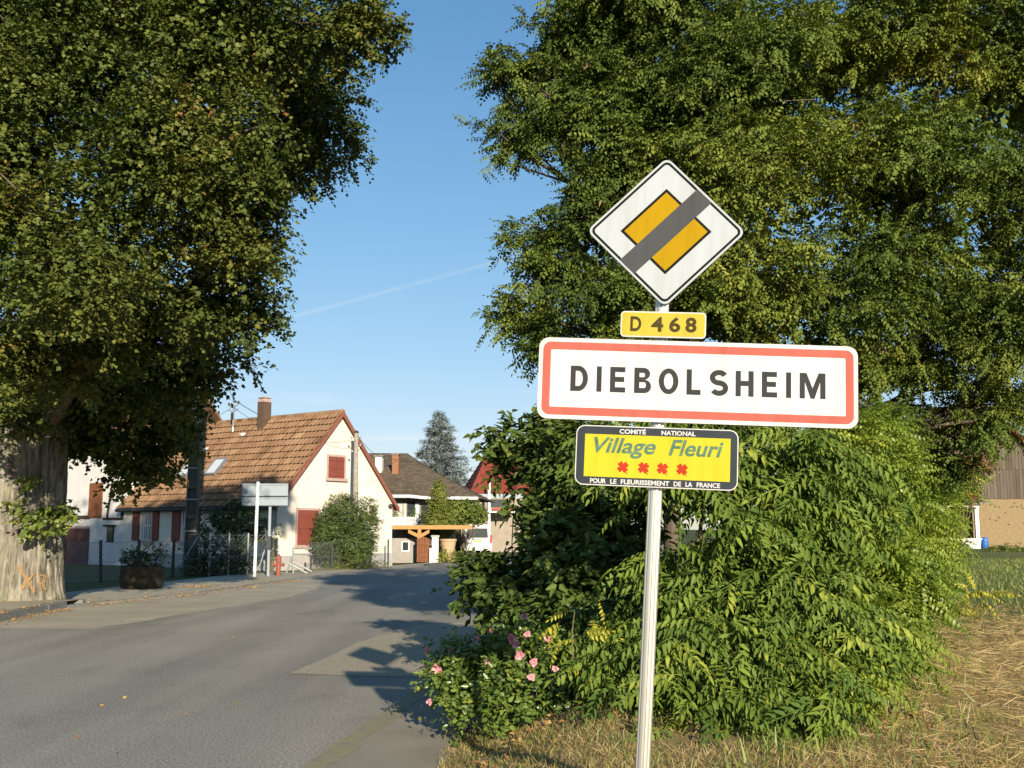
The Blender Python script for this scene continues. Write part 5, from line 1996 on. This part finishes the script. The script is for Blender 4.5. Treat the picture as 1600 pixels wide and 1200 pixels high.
for (x0, x1, yt, yb, m_, dy) in ((607, 617.5, 708, 730, 'brick', 3.2), (580, 591, 711, 728, 'cream', 3.4)):
    a, c = bl(x0, yb, dy), bl(x1, yt, dy)
    mb = MB()
    mb.box((a.x, dy - .2, a.z - .4), (c.x, dy + .3, c.z - .1))
    mb.build('chimney', M[m_], bh)
    mb = MB()
    mb.box((a.x - .06, dy - .26, c.z - .098), (c.x + .06, dy + .36, c.z))
    mb.build('chimney_cap', M['kerb'], bh)
# balcony: door glass, curtains, rail
for (x0, x1, yt, yb, m_, t) in ((618, 628, 786, 812, 'curtain', .02), (629, 634, 786, 812, 'curtain', .03), (635, 647, 784, 812, 'glass', .02), (648, 654, 786, 813, 'white_paint', .03), (657, 667, 790, 812, 'glass', .02)):
    a, c = bl(x0, yb, .58), bl(x1, yt, .58)
    mb = MB()
    mb.box((a.x, .595 - t, a.z), (c.x, .598, c.z))
    mb.build('balcony_window', M[m_], bh)
a, c = bl(613, 818.5, -1.4), bl(656, 808, -1.4)
mb = MB()
mb.box((a.x, -1.4, a.z), (c.x, -1.34, a.z + .07))
mb.box((a.x, -1.4, c.z - .07), (c.x, -1.34, c.z))
mb.box((a.x, -1.34, a.z - .25), (c.x, .6, a.z - .02))
rail = mb.build('balcony', M['white_paint'], bh)
n = 18
for k in range(n):
    x = a.x + (c.x - a.x) * (k + .5) / n
    mb = MB()
    mb.box((x - .022, -1.385, a.z + .071), (x + .022, -1.355, c.z - .071))
    mb.build('baluster', M['white_paint'], rail)
for k, px in enumerate((620, 651)):
    q = bl(px, 803, -1.2)
    fl_l = [(np.array(Vector((BH.x, BY, 0)) + Vector((q.x, q.y, q.z))), np.array((.35, .2, .35)), 1)]
    p, o = sample_lobes(fl_l, 40, .2, 1)
    pos, d, nn, tr = twigs(p, o, 6, .15)
    ob = scatter('balcony_plant', kite(.5), pos - np.array((BH.x, BY, 0)), frames(d, nn), rng.uniform(.06, .1, len(pos)), M['sucker_leaf'], bh)

CY = 50.5
cb = at(640, 880, CY)
cp_ = thing('carport', 'honey-coloured timber carport with braced post and long beam', 'carport', (cb.x, CY, 0))


def cl_(px, py, dy=0.0):
    q = at(px, py, CY + dy)
    return Vector((q.x - cb.x, dy, q.z))


a, c = cl_(606, 827), cl_(738, 820.5)
mb = MB()
mb.box((a.x, -.09, a.z), (c.x, .09, c.z))
mb.build('beam', M['honey'], cp_)
mb = MB()
mb.box((a.x, .095, c.z - .12), (c.x, 4.6, c.z - .03))
mb.build('roof_deck', M['brown_door'], cp_)
q = cl_(655, 880)
ptop = a.z - .002
mb = MB()
mb.box((q.x - .08, -.08, -.1), (q.x + .08, .08, ptop))
mb.build('post', M['honey'], cp_)
for px in (638, 671):
    e = cl_(px, 829)
    s = 1 if e.x > q.x else -1
    f_ = Vector((q.x + s * .08, 0, cl_(655, 840).z))
    mb = MB()
    mb.hexa([(f_.x, -.05, f_.z), (f_.x, .05, f_.z), (f_.x, .05, f_.z + .18), (f_.x, -.05, f_.z + .18), (e.x, -.05, ptop - .17), (e.x, .05, ptop - .17), (e.x, .05, ptop - .002), (e.x, -.05, ptop - .002)])
    mb.build('brace', M['honey'], cp_)
for xx, yy in ((a.x + .15, 4.4), (q.x, 4.4)):
    mb = MB()
    mb.box((xx - .07, yy - .07, -.1), (xx + .07, yy + .07, ptop))
    mb.build('post', M['honey'], cp_)
# plank gate, wall with window and pillar under the carport
gq = at(661, 881, 50.2)
pg = thing('plank_gate', 'brown plank gate under the carport', 'gate', (gq.x, 50.2, 0))
x0, x1 = at(651, 870, 50.2).x - gq.x, at(671, 870, 50.2).x - gq.x
z1 = at(660, 838, 50.2).z
for k in range(5):
    mb = MB()
    mb.box((x0 + (x1 - x0) * k / 5 + .006, 0, .04), (x0 + (x1 - x0) * (k + 1) / 5 - .006, .05, z1 - .05 * abs(k - 2)))
    mb.build('plank', M['rust_door'], pg)
mb = MB()
for zz in (.3, z1 - .4):
    mb.box((x0 + .02, -.03, zz), (x1 - .02, -.002, zz + .10))
mb.build('ledge', M['rust_door'], pg)
mk = at(673, 876, 50.1)
mb = MB()
mb.lathe([(.07, 0), (.07, .66), (.05, .70)], n=12)
o_ = mb.build('marker_post', M['white_paint'])
o_.location = (mk.x, 50.0, 0)
tag(o_, 'short white marker post at the plank gate', 'bollard')
wq = at(632, 880, 51.2)
gw = thing('garden_wall', 'grey rendered wall with small window left of the plank gate', 'wall', (wq.x, 51.2, 0))
x0, x1 = at(600, 870, 51.2).x - wq.x, at(650, 870, 51.2).x - wq.x
mb = MB()
mb.box((x0, 0, -.1), (x1, .25, at(640, 841, 51.2).z))
mb.build('panel', M['grey_render'], gw)
xa, xb = at(629, 860, 51.2).x - wq.x, at(638, 860, 51.2).x - wq.x
za, zb = at(632, 860, 51.2).z, at(632, 847, 51.2).z
mb = MB()
mb.box((xa - .05, -.03, za - .05), (xb + .05, -.002, zb + .05))
wf = mb.build('window', M['white_paint'], gw)
mb = MB()
mb.box((xa, -.04, za), (xb, -.031, zb))
mb.build('pane', M['glass'], wf)
pq = at(680, 879, 50.4)
pil = thing('gate_pillar', 'pale square gate pillar right of the plank gate', 'pillar', (pq.x, 50.4, 0))
mb = MB()
hwp = 5.0 / F_PX * 50.4
zp = at(680, 839, 50.4).z
mb.box((-hwp, -.15, -.1), (hwp, .2, zp))
mb.build('shaft', M['white_render'], pil)
mb = MB()
mb.box((-hwp - .04, -.19, zp + .002), (hwp + .04, .24, zp + .08))
mb.build('coping', M['plinth'], pil)
tq = at(700, 872, 52)
pot = thing('garden_pot', 'large tan pot flaring to a wide rim beside the gate pillar', 'pot', (tq.x, 52, 0))
zp = at(700, 842, 52).z
hwp = 13.0 / F_PX * 52
mb = MB()
mb.lathe([(hwp * .68, .0), (hwp * .72, .1), (hwp * .80, zp * .6), (hwp * .95, zp * .88), (hwp * 1.0, zp * .9), (hwp * 1.04, zp * .93), (hwp * 1.04, zp), (hwp * .92, zp), (hwp * .9, zp * .92)], n=24)
mb.build('body', M['terracotta'], pot, smooth=False)
foliage_thing('pot_weeds', 'low yellowish plants at the foot of the tan pot', 'plants', lb(((690, 870, 50.6, 12, 9, .4), (708, 872, 50.5, 14, 8, .4))), 90, 7, .2, 'sucker_leaf', kite(.3), .08, .2)
foliage_thing('cone_thuja', 'pointed yellow-green thuja behind the carport beam', 'conifer', lb(((686, 764, 53, 6, 14, .3), (686, 786, 53, 14, 20, .6), (685, 810, 53, 22, 24, .9), (684, 828, 53, 25, 16, .9))), 2000, 9, .18, 'thuja', kite(.3, .02), .09, .16)
foliage_thing('garden_hedge', 'green garden hedge right of the pointed thuja', 'hedge', lb(((715, 800, 56.4, 16, 16, .8), (735, 800, 56.4, 15, 17, .8), (748, 806, 56.6, 10, 14, .6), (706, 812, 56.2, 12, 12, .6))), 900, 9, .26, 'hedge', ovate4(.6), .08, .14)

# ------------------------------------------------------------------ the white van
VB = at(746, 868, 61)
van = thing('parked_van', 'white van parked with its rear to the road, half hidden by leaves', 'van', (VB.x, 61, 0), R(15))
hw_ = .84
mb = MB()      # body: cross-sections from rear (y=0) to nose (y=4.0)
sec = [(0.0, .40, 1.80, .74), (.06, .36, 1.84, .76), (.5, .34, 1.88, .77), (2.3, .34, 1.88, .77), (2.9, .34, 1.50, .74), (3.2, .34, 1.12, .82), (3.9, .36, .92, .80), (4.05, .42, .75, .74)]
ring_n = 14
for (yy, zl, zh, wr) in sec:
    belt = min(1.02, zh - .04)
    for (x, z) in ((-.78, zl), (-hw_, zl + .14), (-hw_, .75), (-hw_ + .01, belt), (-wr * .965, zh - .22 if zh > 1.3 else zh - .03), (-wr * .90, zh - .06 if zh > 1.3 else zh - .015), (-wr * .6, zh), (wr * .6, zh), (wr * .90, zh - .06 if zh > 1.3 else zh - .015), (wr * .965, zh - .22 if zh > 1.3 else zh - .03), (hw_ - .01, belt), (hw_, .75), (hw_, zl + .14), (.78, zl)):
        mb.v.append((x, yy, z))
for k in range(len(sec) - 1):
    for j in range(ring_n):
        a, c = k * ring_n + j, k * ring_n + (j + 1) % ring_n
        mb.f.append([a, c, c + ring_n, a + ring_n])
        mb.r.append(.5)
mb.f.append(list(range(ring_n)))
mb.f.append([(len(sec) - 1) * ring_n + j for j in range(ring_n)][::-1])
mb.r += [.5, .5]
body = mb.build('body', M['car'], van)
bevel(body, .03, 2)
mb = MB()
mb.hexa([(-.62, -.012, 1.08), (.62, -.012, 1.08), (.62, .05, 1.08), (-.62, .05, 1.08), (-.58, -.008, 1.62), (.58, -.008, 1.62), (.58, .05, 1.62), (-.58, .05, 1.62)])
mb.build('rear_window', M['glass'], van)
for s in (-1, 1):
    mb = MB()
    mb.hexa([(s * .835, .55, 1.10), (s * .845, .55, 1.10), (s * .845, 2.75, 1.10), (s * .835, 2.75, 1.10), (s * .78, .62, 1.58), (s * .79, .62, 1.58), (s * .79, 2.35, 1.58), (s * .78, 2.35, 1.58)])
    mb.build('side_window', M['glass'], van)
    mb = MB()
    mb.box((s * .78 - .05, -.025, .78), (s * .78 + .05, .03, 1.25))
    mb.build('tail_light', M['tail'], van)
    for yy in (.72, 3.2):
        mb = MB()
        mb.tube([(s * .70, yy, .30), (s * .855, yy, .30)], .30, 22)
        wh = mb.build('wheel', M['rubber'], van)
        mb = MB()
        mb.tube([(s * .856, yy, .30), (s * .865, yy, .30)], .19, 16)
        mb.build('rim', M['zinc'], wh)
mb = MB()
mb.box((-.83, -.10, .36), (.83, -.002, .60))
bevel(mb.build('bumper', M['car'], van), .04)
mb = MB()
mb.box((-.26, -.016, .82), (.26, -.002, .93))
mb.build('number_plate', M['number_plate'], van)
mb = MB()
mb.box((-.35, -.02, .965), (.35, -.002, 1.0))
mb.build('door_handle', M['dark_metal'], van)

# ------------------------------------------------------------------ blue cedar
CB = at(690, 850, 84)
ced = thing('blue_cedar', 'blue-grey cedar with drooping layered branches behind the brown roof', 'tree', (CB.x, 84, 0))
ztop = at(684, 641, 84).z
mb = MB()
mb.tube([(0, 0, -.1), (0, 0, ztop * .5), (-.3, 0, ztop - .1)], [.32, .2, .02], 10)
mb.build('trunk', M['dark_bark'], ced)
mb = MB()
P_, D_, N_ = [], [], []
zz = 1.6
while zz < ztop - .1:
    f_ = 1 - zz / ztop
    nb_ = 7 if f_ > .12 else 5
    for k in range(nb_):
        an = random.uniform(0, 2 * math.pi)
        ln = (3.4 * f_ ** .62 + .12) * random.uniform(.6, 1.15)
        base_ = Vector((-.3 * (zz / ztop) ** 2, 0, zz))
        tip = base_ + Vector((math.cos(an) * ln, math.sin(an) * ln, ln * random.uniform(-.12, .22)))
        pts_ = limb(mb, base_, tip, .035 * f_ + .012, .006, .06, 5, 5)
        m_ = max(8, int(46 * ln / 2))
        for _ in range(m_):
            t = random.random() ** .7
            i = min(int(t * 5), 4)
            q = pts_[i].lerp(pts_[i + 1], t * 5 - i)
            sd = Vector((-math.sin(an), math.cos(an), 0)) * random.uniform(-1, 1) * (.42 * ln * (1 - t) * .6 + .12)
            P_.append(tuple(q + sd - Vector((0, 0, abs(random.gauss(0, .10))))))
            D_.append((math.cos(an) + random.gauss(0, .6), math.sin(an) + random.gauss(0, .6), random.gauss(-.05, .45)))
            N_.append((random.gauss(0, .5), random.gauss(0, .5), 1))
    zz += .21
mb.build('branch', M['dark_bark'], ced)
P_, D_, N_ = map(np.array, (P_, D_, N_))
pk = np.repeat(P_, 3, 0) + rng.normal(size=(len(P_) * 3, 3)) * .07
scatter('needles', kite(.20, .03), pk, frames(np.repeat(D_, 3, 0) + rng.normal(size=pk.shape) * .35, np.repeat(N_, 3, 0)), rng.uniform(.16, .34, len(pk)), M['cedar'], ced)

# ------------------------------------------------------------------ red-roofed house behind the shrubs
RY = 74.0
rb0 = at(790, 850, RY)
rh = thing('red_roofed_house', 'house with steep red roof and flower balcony glimpsed behind the shrub', 'house', (rb0.x, RY, 0), R(8))


def rl_(px, py, dy=0.0):
    q = at(px, py, RY + dy)
    return Vector((q.x - rb0.x, dy, q.z))


mb = MB()
mb.box((rl_(742, 800).x, .5, -.1), (rl_(850, 800).x, 8, rl_(790, 778).z))
mb.build('wall', M['tan_render'], rh)
mb = MB()
slope(mb, rl_(732, 772, -.3), rl_(862, 772, -.3), rl_(850, 698, 4), rl_(778, 698, 4), 12, 26)
slope(mb, Vector((rl_(732, 772).x, 8.6, rl_(732, 772).z)), rl_(732, 772, -.3), rl_(778, 698, 4), rl_(778, 698, 4.2), 12, 14)
mb.build('roof', M['red_tile'], rh)
mb = MB()
a = rl_(760, 845, -1.2)
mb.tube([(a.x, -1.2, 0), (a.x, -1.2, rl_(760, 755).z)], .10, 10)
mb.build('porch_post', M['white_paint'], rh)
a, c = rl_(762, 801, -1.3), rl_(800, 794, -1.3)
mb = MB()
mb.box((a.x, -1.35, a.z), (c.x, .5, a.z + .12))
mb.build('balcony', M['white_paint'], rh)
mb = MB()
mb.box((a.x + .1, -1.5, a.z + .122), (c.x, -1.25, c.z + .05))
mb.build('flower_box', M['hydrant'], rh)
for px in (770, 786):
    x = rl_(px, 790, .5).x
    mb = MB()
    mb.box((x - .35, .46, rl_(px, 792).z), (x + .35, .498, rl_(px, 780).z))
    mb.build('window', M['glass'], rh)

# ------------------------------------------------------------------ the barn across the field, right
XB = 68.0
xb0 = at(1570, 855, XB)
xb0.z = .38
barn = thing('brick_barn', 'barn with tan brick lower wall and brown upright boards across the field', 'barn', (xb0.x, XB, xb0.z), R(-3))


def br_(px, py, dy=0.0):
    q = at(px, py, XB + dy)
    return Vector((q.x - xb0.x, dy, q.z - xb0.z))


xl, xr = br_(1520, 800).x, br_(1720, 800).x
zm = br_(1570, 779).z
xap, zap = br_(1520, 628).x, br_(1520, 628).z
sl_b = (zap - br_(1598, 694).z) / (br_(1598, 694).x - xap)


def top_b(x):
    return zap - abs(x - xap) * sl_b


mb = MB()
mb.box((xl, 0, -.3), (xr, 9, zm))
wl_ = mb.build('brick_wall', M['tan_brick'], barn)
for _ in range(16):                       # putlog holes and missing bricks
    mb = MB()
    x, z = random.uniform(xl + .3, xl + 3.2), random.uniform(zm * .45, zm - .1)
    mb.box((x, -.004, z), (x + .11, .05, z + .07))
    mb.build('wall_hole', M['dark_timber'], wl_)
n = 40
zmid = br_(1570, 733).z
for k in range(-14, n):
    x0 = xl + (xr - xl) * k / n
    x1 = x0 + (xr - xl) / n - .015
    dz = random.uniform(0, .05)
    for (z0, z1, off) in ((zm + .01, zmid, -.05), (zmid + .005, top_b(x1), -.085)):
        if z1 <= z0 + .05 or min(top_b(x0), top_b(x1)) < z0 + .1:
            continue
        mb = MB()
        zb0 = min(z1, top_b(x0)) if off == -.085 else z1
        y0 = off - random.uniform(0, .015)
        mb.hexa([(x0, y0, z0 - dz), (x1, y0, z0 - dz), (x1, 0, z0 - dz), (x0, 0, z0 - dz), (x0, y0, zb0), (x1, y0, z1), (x1, 0, z1), (x0, 0, zb0)])
        mb.build('plank', M['boards'], barn)
mb = MB()
for sg in (-1, 1):
    xe = xap + sg * 7.2
    mb.hexa([(xe, -.6, top_b(xe)), (xap, -.6, zap), (xap, 9.5, zap), (xe, 9.5, top_b(xe)), (xe, -.6, top_b(xe) + .22), (xap, -.6, zap + .22), (xap, 9.5, zap + .22), (xe, 9.5, top_b(xe) + .22)])
mb.build('roof', M['red_tile'], barn)
# lean-to with white frame, trough, barrel
sq = at(1512, 852, 66)
lt = thing('lean_to', 'small lean-to with white frame and dark opening beside the brick wall', 'shed', (sq.x, 66, .38))


def lt_(px, py, dy=0.0):
    q = at(px, py, 66 + dy)
    return Vector((q.x - sq.x, dy, q.z - .38))


x0, x1, z1 = lt_(1478, 800).x, lt_(1529, 800).x, lt_(1500, 792).z
for (a, c) in ((x1 - .22, x1), (x0, x0 + .16)):
    mb = MB()
    mb.box((a, 0, -.1), (c, .2, z1))
    mb.build('post', M['white_paint'], lt)
mb = MB()
mb.box((x0 - .1, -.05, z1 + .002), (x1 + .05, .25, z1 + .16))
mb.build('lintel', M['white_paint'], lt)
mb = MB()
mb.hexa([(x0 - .4, -.5, z1 + .20), (x1 + .5, -.5, z1 + .20), (x1 + .5, 1.8, z1 + .55), (x0 - .4, 1.8, z1 + .55), (x0 - .4, -.5, z1 + .27), (x1 + .5, -.5, z1 + .27), (x1 + .5, 1.8, z1 + .62), (x0 - .4, 1.8, z1 + .62)])
mb.build('roof', M['kerb'], lt)
mb = MB()
mb.box((x0, 1.7, -.1), (x1, 1.8, z1 + .2))
mb.build('back_wall', M['dark_timber'], lt)
tq = at(1518, 857, 64.5)
mb = MB()
xa, xb = at(1502, 850, 64.5).x - tq.x, at(1533, 850, 64.5).x - tq.x
mb.hexa([(xa + .1, 0, 0), (xb - .05, 0, 0), (xb - .05, .7, 0), (xa + .1, .7, 0), (xa, -.08, .55), (xb, -.08, .55), (xb, .78, .55), (xa, .78, .55)])
mb.box((xa - .05, -.12, .552), (xb + .05, .82, .62))
o_ = bevel(mb.build('trough', M['white_paint']), .02)
o_.location = (tq.x, 64.5, .39)
tag(o_, 'white trough with lid beside the blue barrel', 'trough')
bq = at(1539, 857, 65.2)
brl = thing('blue_barrel', 'blue plastic barrel at the foot of the brick wall', 'barrel', (bq.x, 65.2, .39))
mb = MB()
mb.lathe([(.17, 0), (.20, .05), (.215, .2), (.205, .22), (.215, .24), (.215, .40), (.205, .42), (.215, .44), (.20, .60), (.16, .64)], n=18)
mb.build('drum', M['blue'], brl)
mb = MB()
mb.lathe([(.19, .642), (.19, .68), (.15, .69)], n=18)
mb.build('lid', M['blue'], brl)
for k, px in enumerate((1548, 1568, 1590, 1612)):
    foliage_thing('field_bush', ('low green bush in front of the brick wall, nearest the blue barrel', 'low green bush in front of the brick wall, second from the barrel', 'low green bush in front of the brick wall at the right edge', 'low green bush just beyond the right edge of the brick wall view')[k], 'bush', lb(((px, 868, 56, 13, 10, .5), (px + 4, 862 - 3 * (k % 2), 56.3, 9, 9, .4))), 190, 7, .22, 'thuja', kite(.4), .07, .14, 'bushes before the brick wall', base=(at(px, 868, 56).x, 56, .38), zmin=.4)
foliage_thing('rusty_tree', 'small tree with rust-red autumn leaves left of the boarded barn', 'tree', lb(((1490, 745, 50, 36, 28, 1.2), (1520, 730, 50.5, 26, 18, 1.0), (1465, 765, 49.5, 22, 20, .9), (1505, 775, 50, 22, 14, .8))), 700, 9, .3, 'red_leaf', ovate4(.55), .10, .18, base=(at(1490, 850, 50).x, 50, .38))
